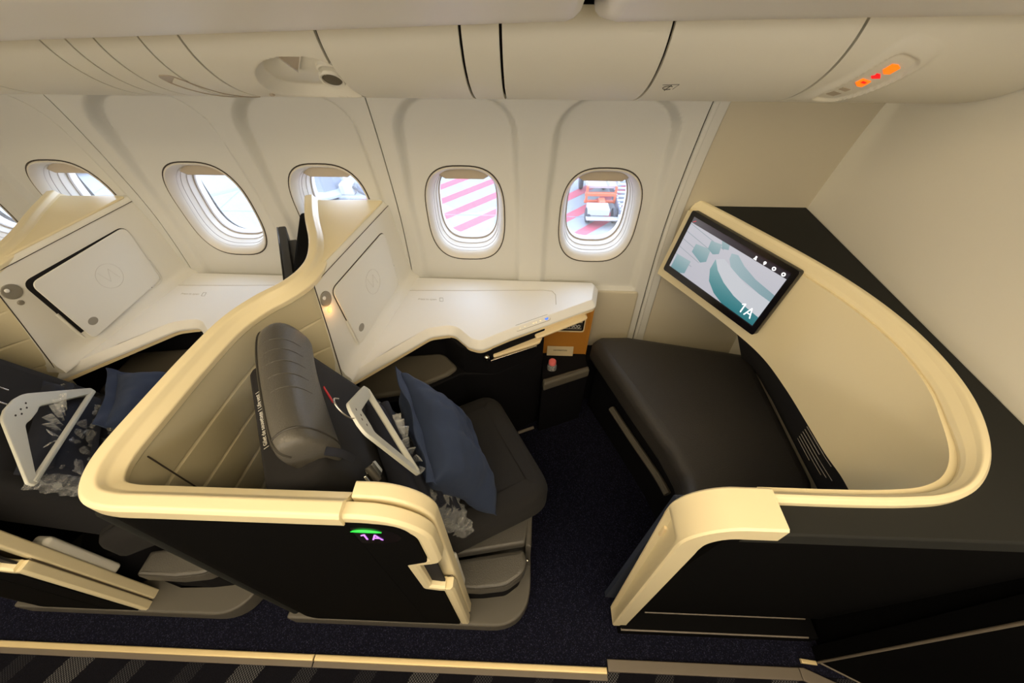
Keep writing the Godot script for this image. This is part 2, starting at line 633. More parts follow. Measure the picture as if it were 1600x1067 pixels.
# ------------------------------------------------------------------ the cabin
func cabin() -> void:
	var fl := structure("floor")
	part("carpet", slab(P2([-3.2, -1.62, 1.6, -1.62, 1.6, -0.15, -3.2, -0.15]), -0.05, 0.0), "carpet", fl)
	part("aisle_carpet", slab(P2([-3.2, -0.15, 3.2, -0.15, 3.2, 1.62, -3.2, 1.62]), -0.05, 0.0), "aisle_carpet", fl)
	var tr := structure("trim_1")
	for s in [[-2.6, -0.72], [-0.716, 0.332]]:
		part("strip", slab(P2([s[0], -0.151, s[1], -0.151, s[1], -0.131, s[0], -0.131]), 0.0, 0.012, 0.004), "brass", tr)
		part("lower_strip", slab(P2([s[0], -0.132, s[1], -0.132, s[1], -0.114, s[0], -0.114]), 0.0, 0.005, 0.002), "trim_dark", tr)
	tr = structure("trim_2")
	part("strip", slab(P2([0.336, -0.174, 1.012, -0.174, 1.012, -0.138, 0.336, -0.138]), 0.0, 0.011, 0.003), "trim_dark", tr)
	part("strip", slab(P2([1.014, -0.174, 1.03, -0.174, 1.4, -0.03, 1.4, 0.006, 1.014, -0.138]), 0.0, 0.011, 0.003), "trim_dark", tr)
	part("corner_clip", slab(P2([1.03, -0.2, 1.082, -0.195, 1.082, -0.182, 1.03, -0.186]), 0.0, 0.014, 0.003), "brass", tr)
	var ce := structure("ceiling")
	part("panel", slab(P2([-3.2, -1.7, 3.2, -1.7, 3.2, 1.62, -3.2, 1.62]), 2.3, 2.4), "ceiling_white", ce)
	var cl := thing("unseen_ceiling_light", Vector3(-0.3, 2.285, 0.35), "long warm white ceiling light strip above the aisle, out of view", "light")
	part("diffuser", slab(P2([-2.5, 0.1, 1.9, 0.1, 1.9, 0.6, -2.5, 0.6]), 2.28, 2.302, 0.004), "unseen_lamp", cl)  # out of view, body of the aisle lamp
	var fw := thing("added_fill_light", Vector3(-0.3, 1.80, 1.56), "long white fill light added out of view along the opposite side of the cabin", "light")
	part("diffuser", slab(P2([-3.0, 1.535, 2.4, 1.535, 2.4, 1.60, -3.0, 1.60]), 1.80, 2.16, 0.01), "unseen_lamp", fw)  # added glowing body of the fill light, out of view
	var wb := structure("wall_back")
	part("panel", slab(P2([-3.3, -1.7, -3.2, -1.7, -3.2, 1.7, -3.3, 1.7]), -0.05, 2.4), "bulkhead_cream", wb)
	var wr := structure("wall_right")
	part("panel", slab(P2([-3.3, 1.62, 3.3, 1.62, 3.3, 1.72, -3.3, 1.72]), -0.05, 2.4), "bulkhead_cream", wr)
	var wf := structure("wall_front")
	part("bulkhead", slab(P2([1.068, -1.6, 1.11, -1.6, 1.11, -0.34, 1.068, -0.34]), 0.0, 2.3, 0.004), "bulkhead_cream", wf)
	part("forward_panel", slab(P2([3.2, -1.7, 3.3, -1.7, 3.3, 1.7, 3.2, 1.7]), -0.05, 2.4), "monument_dark", wf)
	var mo := thing("partition_cabinet", Vector3(1.09, 0, -0.19), "black angled partition cabinet standing at the front corner of the suite", "cabinet")
	part("body", slab(P2([1.112, -1.6, 3.19, -1.6, 3.19, 0.55, 2.6, 0.5, 1.087, -0.192, 1.087, -0.235, 1.112, -0.235]), 0.005, 2.28, 0.004), "monument_dark", mo)
	part("corner_edge", tube(MB.new(), P3([1.087, 0.012, -0.19, 1.087, 2.2, -0.19]), 0.004, 8), "trim_dark", mo)
	part("plinth_line", tube(MB.new(), P3([1.09, 0.02, -0.188, 1.8, 0.02, 0.135]), 0.003, 6), "trim_dark", mo)


# side wall: profile, window scoops
const WZ := [[-0.2, -1.30], [0.2, -1.385], [0.45, -1.415], [0.7, -1.435], [0.9, -1.445], [1.06, -1.44], [1.28, -1.408], [1.45, -1.37], [1.6, -1.31], [1.8, -1.18]]
const WINS := [0.295, -0.236, -0.765, -1.252, -1.785, -2.315]
const WY := 1.03

func wz(y: float) -> float:
	for k in range(1, WZ.size()):
		if y <= WZ[k][0] or k == WZ.size() - 1:
			var a: Array = WZ[k - 1]
			var b: Array = WZ[k]
			var p: Array = WZ[maxi(0, k - 2)]
			var n: Array = WZ[mini(WZ.size() - 1, k + 1)]
			return cubic_interpolate(a[1], b[1], p[1], n[1], clampf((y - a[0]) / (b[0] - a[0]), 0, 1))
	return -1.4

func wall_at(x: float, y: float) -> float:               # the visible face of the lining, with its shallow scoops
	var d := 0.0
	for c in WINS:
		var u: float = absf(x - c)
		if u < 0.30:
			var half := 0.215 - 0.02 * clampf((y - 1.1) / 0.4, 0, 1)
			var top := 1.478
			var r := 0.12
			var qx: float = u - (half - r)
			var qy: float = y - (top - r)
			var sd: float = (Vector2(maxf(qx, 0), maxf(qy, 0)).length() + minf(maxf(qx, qy), 0.0)) - r
			var m := 1.0 - smoothstep(-0.020, 0.006, sd)
			m *= smoothstep(0.688, 0.70, y)
			d = maxf(d, m)
	var z := wz(y)
	return z - (0.010 + 0.5 * maxf(0.0, z + 1.455)) * d

func oval(k: int, n: int, s: float) -> Vector2:          # window outline, scaled
	var c := cos(TAU * k / n)
	var q := sin(TAU * k / n)
	return Vector2(0.157 * signf(c) * pow(absf(c), 2 / 2.9), 0.206 * signf(q) * pow(absf(q), 2 / 2.9)) * s

func holed(mb: MB, xc: float, x0: float, x1: float, y0: float, y1: float, s: float, rings: int, front: Callable, thick: float) -> MB:
	var n := 168
	var outer := PackedVector2Array()
	var corner := [Vector2(x1, y1), Vector2(x0, y1), Vector2(x0, y0), Vector2(x1, y0)]
	var ci := []
	for c in corner:
		ci.append(int(round(fposmod((c - Vector2(xc, WY)).angle(), TAU) / TAU * n)) % n)
	for k in n:
		var d := Vector2.from_angle(TAU * k / n)
		var h := INF
		h = minf(h, (x1 - xc) / d.x if d.x > 1e-6 else INF)
		h = minf(h, (x0 - xc) / d.x if d.x < -1e-6 else INF)
		h = minf(h, (y1 - WY) / d.y if d.y > 1e-6 else INF)
		h = minf(h, (y0 - WY) / d.y if d.y < -1e-6 else INF)
		outer.append(Vector2(xc, WY) + d * h)
	for j in 4:
		outer[ci[j]] = corner[j]
	var rows := []
	for side in 2:
		var m := rings if side == 0 else 2
		for r in m + 1:
			var q := float(r) / m if side == 0 else 1.0 - float(r) / m
			var row := PackedVector3Array()
			for k in n:
				var a := TAU * k / n
				var inn := Vector2.from_angle(a)
				var lo := 0.0
				var e := pow(pow(absf(inn.x) / (0.157 * s), 2.9) + pow(absf(inn.y) / (0.206 * s), 2.9), -1 / 2.9)
				var p := (Vector2(xc, WY) + inn * e).lerp(outer[k], q)
				row.append(Vector3(p.x, p.y, front.call(p.x, p.y) - (thick if side == 1 else 0.0) + lo))
			rows.append(row)
	return mb.grid(rows, true, true)

func lining(mb: MB, x0: float, x1: float) -> void:       # fine grid over two windows, trimmed under the window frames
	var ys := PackedFloat32Array()
	var y := -0.02
	while y < 1.66:
		ys.append(y)
		y += 0.04 if y < 0.62 else (0.006 if y < 0.73 else (0.014 if y < 1.28 else (0.0065 if y < 1.50 else 0.03)))
	ys.append(1.66)
	var nx := int((x1 - x0) / 0.0075)
	var b := mb.v.size()
	var out := PackedByteArray()
	for r in ys.size():
		for c in nx + 1:
			var x := lerpf(x0, x1, float(c) / nx)
			var yy := ys[r]
			var gone := 0
			for w in WINS:
				if absf(x - w) < 0.17 and absf(yy - WY) < 0.22:
					var k := pow(pow(absf(x - w) / 0.157, 2.9) + pow(absf(yy - WY) / 0.206, 2.9), 1 / 2.9)
					if k < 0.955:
						gone = 1
						var f := 0.955 / maxf(k, 0.02)
						x = w + (x - w) * f
						yy = WY + (yy - WY) * f
			out.append(gone)
			mb.v.append(Vector3(x, yy, wall_at(x, yy)))
			mb.t.append(Vector2(x, yy))
	var m := nx + 1
	for r in ys.size() - 1:
		for c in nx:
			var i0 := r * m + c
			if out[i0] and out[i0 + 1] and out[i0 + m] and out[i0 + m + 1]:
				continue
			mb.i.append_array([b + i0, b + i0 + 1, b + i0 + m + 1, b + i0, b + i0 + m + 1, b + i0 + m])
	for side in 2:                                        # turned-back edges at the joints
		var row := PackedVector3Array()
		var row2 := PackedVector3Array()
		var x := x0 if side == 0 else x1
		for yy in ys:
			row.append(Vector3(x, yy, wall_at(x, yy)))
			row2.append(Vector3(x, yy, wall_at(x, yy) - 0.03))
		mb.grid([row, row2])

func sidewall() -> void:
	var wl := structure("wall_left")
	var hull := MB.new()
	var edges := [0.56, 0.03, -0.5, -1.01, -1.52, -2.05, -2.6]
	for k in 6:
		var xa: float = edges[k + 1]
		var xb: float = edges[k]
		holed(hull, WINS[k], xa - (0.6 if k == 5 else 0.0), xb + (1.0 if k == 0 else 0.0), -0.1, 2.36, 0.86, 6, func(_x, y): return wz(minf(y, 1.5)) - 0.12 - 0.1 * clampf((y - 1.5) / 0.8, 0, 1), 0.06)
	part("hull", hull, "dark_gap", wl, 30)
	for k in 3:                                           # one lining panel round every two windows
		var mb := MB.new()
		var xm: float = edges[2 * k + 1]
		lining(mb, edges[2 * k + 2] + 0.002, edges[2 * k] - 0.002)
		part("lining_panel", mb, "wall_cream", wl, 50, false)
	var end := MB.new()                                   # plain panel at the front
	var rows := []
	for side in 2:
		for r in 25:
			var y := lerpf(-0.02, 1.66, r / 24.0) if side == 0 else lerpf(1.66, -0.02, r / 24.0)
			rows.append(PackedVector3Array([Vector3(0.612, y, wz(y) - 0.006 * side), Vector3(1.075, y, wz(y) - 0.006 * side)]))
	end.grid(rows, false, true)
	part("end_panel", end, "end_panel_tan", wl, 50)
	var st := structure("trim_3")                         # cover strip of the joint
	var path := PackedVector3Array()
	for r in 33:
		var y := lerpf(0.0, 1.66, r / 32.0)
		path.append(Vector3(0.586, y, wz(y)))
	part("joint_strip", sweep(MB.new(), path, P2([-0.024, -0.004, 0.024, -0.004, 0.024, 0.003, 0.021, 0.006, -0.008, 0.006, -0.011, 0.010, -0.020, 0.010, -0.024, 0.006]), Vector3(0, 0.2, 1)), "wall_cream", st, 50)
	# lower dado: a slightly proud tan panel with a round corner below the front window, and a ledge for the footrest
	var da := structure("trim_4")
	var dp := rounded(P2([0.34, 0.30, 0.53, 0.30, 0.53, 0.685, 0.34, 0.685]), [0, 0.12, 0.02, 0.0], 8)
	var ring_rows := []
	for q in [[0.0, -0.004], [0.0, 0.005], [0.006, 0.009]]:
		var row := PackedVector3Array()
		for c in inset(dp, q[0]):
			row.append(Vector3(c.x, c.y, wz(c.y) + q[1]))
		ring_rows.append(row)
	part("dado_panel", MB.new().loft(ring_rows), "end_panel_tan", da)
	var n := 64
	for k in 6:
		window(k + 1, WINS[k], n)

func window(no: int, xc: float, n: int) -> void:
	var w := structure("window_%d" % no)
	w.position = Vector3(xc, WY, -1.46)
	var ring := func(s: float, dz: float, plane := 0.0) -> PackedVector3Array:
		var row := PackedVector3Array()
		for k in n:
			var o := oval(k, n, s)
			var z := lerpf(wall_at(xc + o.x, WY + o.y), -1.463 + 0.06 * (o.y * -0.15), plane)
			row.append(Vector3(xc + o.x, WY + o.y, z + dz))
		return row
	part("gasket", MB.new().grid([ring.call(1.005, -0.008), ring.call(1.005, 0.0015), ring.call(0.975, 0.0015), ring.call(0.975, -0.008)], true, true), "seam", w)
	part("window_frame", MB.new().grid([ring.call(0.985, -0.02), ring.call(0.985, 0.001), ring.call(0.972, 0.004), ring.call(0.955, 0.004), ring.call(0.90, -0.006, 0.5), ring.call(0.865, -0.018, 1.0), ring.call(0.865, -0.026, 1.0), ring.call(0.985, -0.03)], true, true), "window_cream", w, 45)
	part("inner_ring", MB.new().grid([ring.call(0.90, -0.030, 1.0), ring.call(0.862, -0.0225, 1.0), ring.call(0.845, -0.034, 1.0), ring.call(0.845, -0.045, 1.0), ring.call(0.90, -0.045, 1.0)], true, true), "window_cream", w, 45)
	part("reveal", MB.new().grid([ring.call(0.90, -0.048, 1.0), ring.call(0.838, -0.041, 1.0), ring.call(0.815, -0.062, 1.0), ring.call(0.80, -0.066, 1.0), ring.call(0.775, -0.105, 1.0), ring.call(0.775, -0.135, 1.0), ring.call(0.90, -0.135, 1.0)], true, true), "window_cream", w, 45)
	for g in [[0.868, -0.0225], [0.842, -0.0405], [0.803, -0.0655]]:
		part("groove", MB.new().grid([ring.call(g[0] + 0.004, g[1] - 0.002, 1.0), ring.call(g[0] + 0.003, g[1] + 0.0012, 1.0), ring.call(g[0] - 0.003, g[1] + 0.0012, 1.0), ring.call(g[0] - 0.004, g[1] - 0.002, 1.0)], true, true), "groove_grey", w)
	part("seal", MB.new().grid([ring.call(0.785, -0.095, 1.0), ring.call(0.785, -0.102, 1.0), ring.call(0.755, -0.102, 1.0), ring.call(0.755, -0.095, 1.0)], true, true), "groove_grey", w)
	var sp := PackedVector2Array()                        # the raised blind's lower edge
	for k in range(0, n + 1):
		var o := oval(k, n, 0.855)
		if o.y > 0.140:
			sp.append(o)
	var dip := PackedVector2Array()
	for j in range(1, 8):
		dip.append(Vector2(lerpf(sp[sp.size() - 1].x, sp[0].x, j / 8.0), 0.133))
	sp.append_array(dip)
	part("window_shade", prism(MB.new(), sp, bevel(-0.006, 0.006, 0.003, 2), Transform3D(Basis(Vector3.RIGHT, Vector3.BACK, Vector3.UP), Vector3(xc, WY, -1.502))), "psu_grey", w)
	var gp := PackedVector2Array()
	for k in n:
		gp.append(oval(k, n, 0.78))
	part("pane", prism(MB.new(), gp, [[0, -0.002], [0, 0.002]], Transform3D(Basis(Vector3.RIGHT, Vector3.BACK, Vector3.UP), Vector3(xc, WY, -1.575))), "glass", w)


# ------------------------------------------------------------------ overhead
func psu(x: float, deg: float, lift := 0.0) -> Vector3:  # face of the service panels: x along, degrees round the bulge
	var a := deg_to_rad(minf(deg, 88.0))
	var n := Vector3(0, -sin(a) * 0.38, cos(a) * 0.218).normalized()
	var p := Vector3(x, 1.72 - 0.218 * sin(a), -(0.94 + 0.38 * (1 - cos(a))))
	return p + n * lift

func psu_panel(x0: float, x1: float, depth: Callable, nx: int, slant := 0.0) -> MB:
	var rows := []
	for side in 2:
		for r in nx + 1:
			var q := float(r) / nx if side == 0 else 1.0 - float(r) / nx
			var row := PackedVector3Array()
			var nc := 131 if nx > 50 else 60
			for c in nc + 1:
				var a := -12.0 + 100.0 * c / nc
				var xe := x1 + (slant * smoothstep(0.0, 60.0, a))
				var x := lerpf(x0, xe, q)
				row.append(psu(x, a, depth.call(x, a)) if side == 0 else psu(x, a, minf(depth.call(x, a) - 0.008, -0.01)))
			rows.append(row)
	return MB.new().grid(rows, false, true)

func psu_patch(mb: MB, poly: PackedVector2Array, h0: float, h1: float) -> MB:     # thin plate following the bulge; (x, degrees)
	var rows := []
	for h in [h0, h1]:
		var row := PackedVector3Array()
		for c in poly:
			row.append(psu(c.x, c.y, h))
		rows.append(row)
	return mb.loft(rows)

func overhead() -> void:
	var row := thing("service_panel_row", Vector3(-0.8, 1.52, -1.1), "bulging cream service panels under the overhead bins, split by dark curved joints", "panel")
	var flat := func(_x, _a): return 0.0
	var dish := func(x, a):
		var q: float = pow(absf((x + 0.500 + (a - 42.0) * 0.0006) / 0.112), 2.4) + pow(absf((a - 43.0) / 23.0), 2.4)
		return -0.030 * (1.0 - smoothstep(0.72, 1.0, q))
	var rim := func(x, a):
		var q: float = pow(absf((0.34 * (x - 0.712) - 0.94 * (a - 33.0) * 0.00476) / 0.088), 4.0) + pow(absf((0.94 * (x - 0.712) + 0.34 * (a - 33.0) * 0.00476) / 0.042), 4.0)
		return 0.007 * (1.0 - smoothstep(0.9, 4.0, q)) - 0.006 * (1.0 - smoothstep(0.62, 0.90, q))
	for s in [[-3.0, -1.262, 20], [-1.257, -0.983, 8], [-0.979, -0.928, 2], [-0.924, -0.868, 2], [-0.864, -0.775, 3], [-0.771, -0.692, 3], [-0.687, -0.416, 91], [-0.410, -0.136, 8], [-0.130, -0.058, 2], [-0.052, 0.265, 8], [0.271, 0.612, 10], [0.618, 1.064, 111]]:
		var dep := flat
		if s[2] == 91:
			dep = dish
		elif s[2] == 111:
			dep = rim
		part("panel", psu_panel(s[0], s[1], dep, s[2]), "psu_cream", row, 50)
	var back := []
	for r in 2:
		var b := PackedVector3Array()
		for c in 31:
			b.append(psu([-3.0, 1.064][r], -14.0 + 102.0 * c / 30.0, -0.045))
		for c in 31:
			b.append(psu([-3.0, 1.064][r], 88.0 - 102.0 * c / 30.0, -0.055))
		back.append(b)
	part("backing", MB.new().loft(back), "seam", row, 50)
	part("rear_flange", slab(P2([-3.0, -1.310, 1.064, -1.310, 1.064, -1.295, -3.0, -1.295]), 1.503, 1.58, 0.004), "psu_grey", row)
	# grille beside the reading light, plugs and pictograms
	part("speaker_grille", psu_patch(MB.new(), ell_patch(-0.772, 52.0, 0.024, 20.0, -0.0016), 0.0, 0.0025), "psu_grey", row)
	var k := psu(-0.63, 53.0)
	part("plug", lathe(MB.new(), P2([0.006, -0.002, 0.006, 0.003, 0.004, 0.005]), Transform3D(psu_frame(53.0), k), 14), "psu_grey", row)
	var li := thing("reading_light_unit", psu(-0.48, 40, -0.03), "reading light and round air nozzle recessed in an oval dish of the overhead panel", "light")
	part("mirror_facet", psu_patch(MB.new(), P2([-0.540, 24, -0.480, 25, -0.516, 37]), -0.031, -0.024), "psu_grey", li)
	part("facet_edge", tube(MB.new(), PackedVector3Array([psu(-0.540, 24, -0.024), psu(-0.516, 37.5, -0.022), psu(-0.480, 25, -0.024)]), 0.0022, 6), "window_cream", li)
	part("lamp_disc", lathe(MB.new(), P2([0.026, -0.01, 0.026, 0.004, 0.022, 0.006, 0.016, 0.002]), Transform3D(psu_frame(36.0), psu(-0.445, 37, -0.028)), 28), "psu_cream", li)
	var nz := part("air_nozzle", lathe(MB.new(), P2([0.029, -0.012, 0.029, 0.008, 0.027, 0.012, 0.023, 0.011, 0.021, -0.004]), Transform3D(psu_frame(30.0), psu(-0.453, 44, -0.026)), 28), "psu_cream", li)
	part("nozzle_hole", lathe(MB.new(), P2([0.0205, 0.002, 0.0205, 0.006, 0.010, 0.008, 0.004, 0.0085]), Transform3D(psu_frame(30.0), psu(-0.453, 44, -0.024)), 24), "hole_dark", nz)
	var si := thing("seatbelt_sign", psu(0.712, 32), "lit seatbelt sign, two orange buckle halves and a red plug, on the ceiling panel", "sign")
	var tl := func(pts: Array, at: Vector2, k: float) -> PackedVector2Array:       # along and across the slanting sign
		var o := PackedVector2Array()
		for p in range(0, pts.size(), 2):
			var q := Vector2(pts[p], pts[p + 1]) * k
			q *= Vector2(0.86, 1.55)
			o.append(Vector2(at.x + 0.40 * q.x + 0.92 * q.y, at.y + (-0.92 * q.x + 0.40 * q.y) / 0.00476))
		return o
	part("buckle_half", psu_patch(MB.new(), tl.call([-0.55, 0.10, -0.25, -0.40, 0.50, -0.42, 0.58, 0.35, 0.1, 0.45, -0.45, 0.5], Vector2(0.707, 32.8), 0.021), 0.0008, 0.003), "sign_orange", si)
	part("tongue_half", psu_patch(MB.new(), tl.call([-0.6, 0.05, -0.3, -0.35, 0.55, -0.35, 0.75, 0.0, 0.6, 0.38, -0.35, 0.4], Vector2(0.7285, 24.2), 0.022), 0.0008, 0.003), "sign_orange", si)
	part("buckle_slot", psu_patch(MB.new(), tl.call([-0.05, -0.2, 0.25, -0.22, 0.28, 0.15, 0.0, 0.18], Vector2(0.708, 32.5), 0.021), 0.003, 0.0036), "sign_red", si)
	part("plug", psu_patch(MB.new(), tl.call([-0.45, -0.1, -0.25, -0.38, 0.05, -0.22, 0.4, -0.35, 0.5, 0.0, 0.05, 0.5], Vector2(0.7185, 28.4), 0.017), 0.0008, 0.003), "sign_red", si)
	part("pictogram", psu_patch(MB.new(), tl.call([-0.4, -0.5, 0.3, -0.5, 0.3, 0.5, -0.4, 0.5], Vector2(0.694, 38.4), 0.016), 0.0008, 0.002), "psu_grey", si)
	part("pictogram", psu_patch(MB.new(), tl.call([-0.5, -0.5, 0.5, -0.5, 0.5, 0.5, -0.5, 0.5], Vector2(0.688, 43.0), 0.018), 0.0008, 0.002), "psu_grey", si)
	var lv := thing("life_vest_mark", psu(0.305, 38.8), "small printed ring-and-bar symbol on the overhead panel right of centre", "mark")
	var loop := PackedVector3Array()
	for j in range(3, 22):
		loop.append(psu(0.311 + 0.011 * cos(TAU * j / 24.0), 39.2 + 1.7 * sin(TAU * j / 24.0), 0.0003))
	part("ring", tube(MB.new(), loop, 0.0009, 5), "piping", lv)
	part("bar", tube(MB.new(), PackedVector3Array([psu(0.315, 36.8, 0.0003), psu(0.311, 39.2, 0.0003), psu(0.308, 42.0, 0.0003)]), 0.0009, 5), "piping", lv)
	part("frame_line", tube(MB.new(), PackedVector3Array([psu(0.295, 36.6, 0.0003), psu(0.330, 36.0, 0.0003), psu(0.324, 40.5, 0.0003)]), 0.0006, 5), "piping", lv)
	# overhead bins
	bin(-3.0, 0.068, 0.0315, 1.7265, "long grey-white overhead bin above the windows, left of the dark gap")
	bin(0.097, 1.06, 0.018, 1.7255, "shorter grey-white overhead bin at the right, against the bulkhead")
	part("bin_gap_shade", slab(P2([0.062, -0.92, 0.105, -0.92, 0.105, -0.79, 0.062, -0.79]), 1.745, 1.95), "monument_dark", row)  # added black slab in place of the shade between the bins
	part("bin_backing", slab(P2([-3.0, -1.4, 1.06, -1.4, 1.06, -0.93, -3.0, -0.93]), 1.74, 1.80), "dark_gap", row)

func ell_patch(x: float, deg: float, w: float, h: float, skew: float) -> PackedVector2Array:
	var o := PackedVector2Array()
	for q in ellipse(w, h, 40, 4.0):
		o.append(Vector2(x + q.x - q.y * skew, deg + q.y))
	return o

func psu_frame(deg: float) -> Basis:                     # y out of the panel
	var y := Vector3(0, -sin(deg_to_rad(deg)) * 0.38, cos(deg_to_rad(deg)) * 0.218).normalized()
	return Basis(Vector3.RIGHT, y, Vector3.RIGHT.cross(y))

func bin(x0: float, x1: float, rise: float, y0: float, label: String) -> void:
	var o := thing("overhead_bin", Vector3((x0 + x1) / 2, y0, -0.8), label, "overhead bin")
	var prof := rounded(P2([-0.80, 0.0, -0.66, 0.012, -0.50, 0.075, -0.44, 0.25, -0.56, 0.54, -1.25, 0.54, -1.25, 0.09, -0.90, 0.085, -0.80, 0.06]), [0.016, 0.15, 0.12, 0.2, 0.08, 0.02, 0.02, 0.02, 0.01], 8)
	var rows := []
	for q in [[0.0, 0.02], [0.003, 0.009], [0.010, 0.003], [0.02, 0.0]]:
		rows.append([x0 + q[0], q[1]])
	for j in range(1, 12):
		rows.append([lerpf(x0 + 0.02, x1 - 0.02, j / 12.0), 0.0])
	for q in [[0.02, 0.0], [0.010, 0.003], [0.003, 0.009], [0.0, 0.02]]:
		rows.append([x1 - q[0], q[1]])
	var out := []
	for r in rows:
		var row := PackedVector3Array()
		for c in inset(prof, r[1]):
			row.append(Vector3(r[0], y0 + rise * r[0] + c.y, c.x))
		out.append(row)
	part("body", MB.new().loft(out, prof), "bin_white", o, 45)
	part("latch", slab(P2([(x0 + x1) / 2 - 0.06, -0.46, (x0 + x1) / 2 + 0.06, -0.46, (x0 + x1) / 2 + 0.06, -0.43, (x0 + x1) / 2 - 0.06, -0.43]), y0 + 0.30 + rise * (x0 + x1) / 2, y0 + 0.34 + rise * (x0 + x1) / 2, 0.005), "grey_plastic", o)


# ------------------------------------------------------------------ suite shells
const SHELL := [-0.862, -1.432, -0.80, -1.285, -0.725, -1.135, -0.690, -1.03, -0.690, -0.955, -0.715, -0.893, -0.762, -0.829, -0.803, -0.74, -0.822, -0.62, -0.834, -0.46, -0.838, -0.36, -0.825, -0.30, -0.795, -0.263, -0.745, -0.249, -0.66, -0.248, -0.5, -0.248]

func shifted(p: PackedVector3Array, d: float) -> PackedVector3Array:        # plan path moved to its left-hand side
	var o := PackedVector3Array()
	for k in p.size():
		var t := p[mini(k + 1, p.size() - 1)] - p[maxi(k - 1, 0)]
		o.append(p[k] + Vector3.UP.cross(t).normalized() * d)
	return o

func moved(p: PackedVector3Array, d: Vector3) -> PackedVector3Array:
	var o := PackedVector3Array()
	for q in p:
		o.append(q + d)
	return o

func edge_path(x_start: float, y_top: float, r: float, jx: float, y_end: float, z: float) -> PackedVector3Array:
	var o := PackedVector3Array()
	for k in 5:
		o.append(Vector3(lerpf(x_start, jx - r, k / 5.0), y_top, z))
	for k in 11:
		var a := PI / 2 * k / 10.0
		o.append(Vector3(jx - r + r * sin(a), y_top - r + r * cos(a), z))
	o.append(Vector3(jx, y_end, z))
	return o

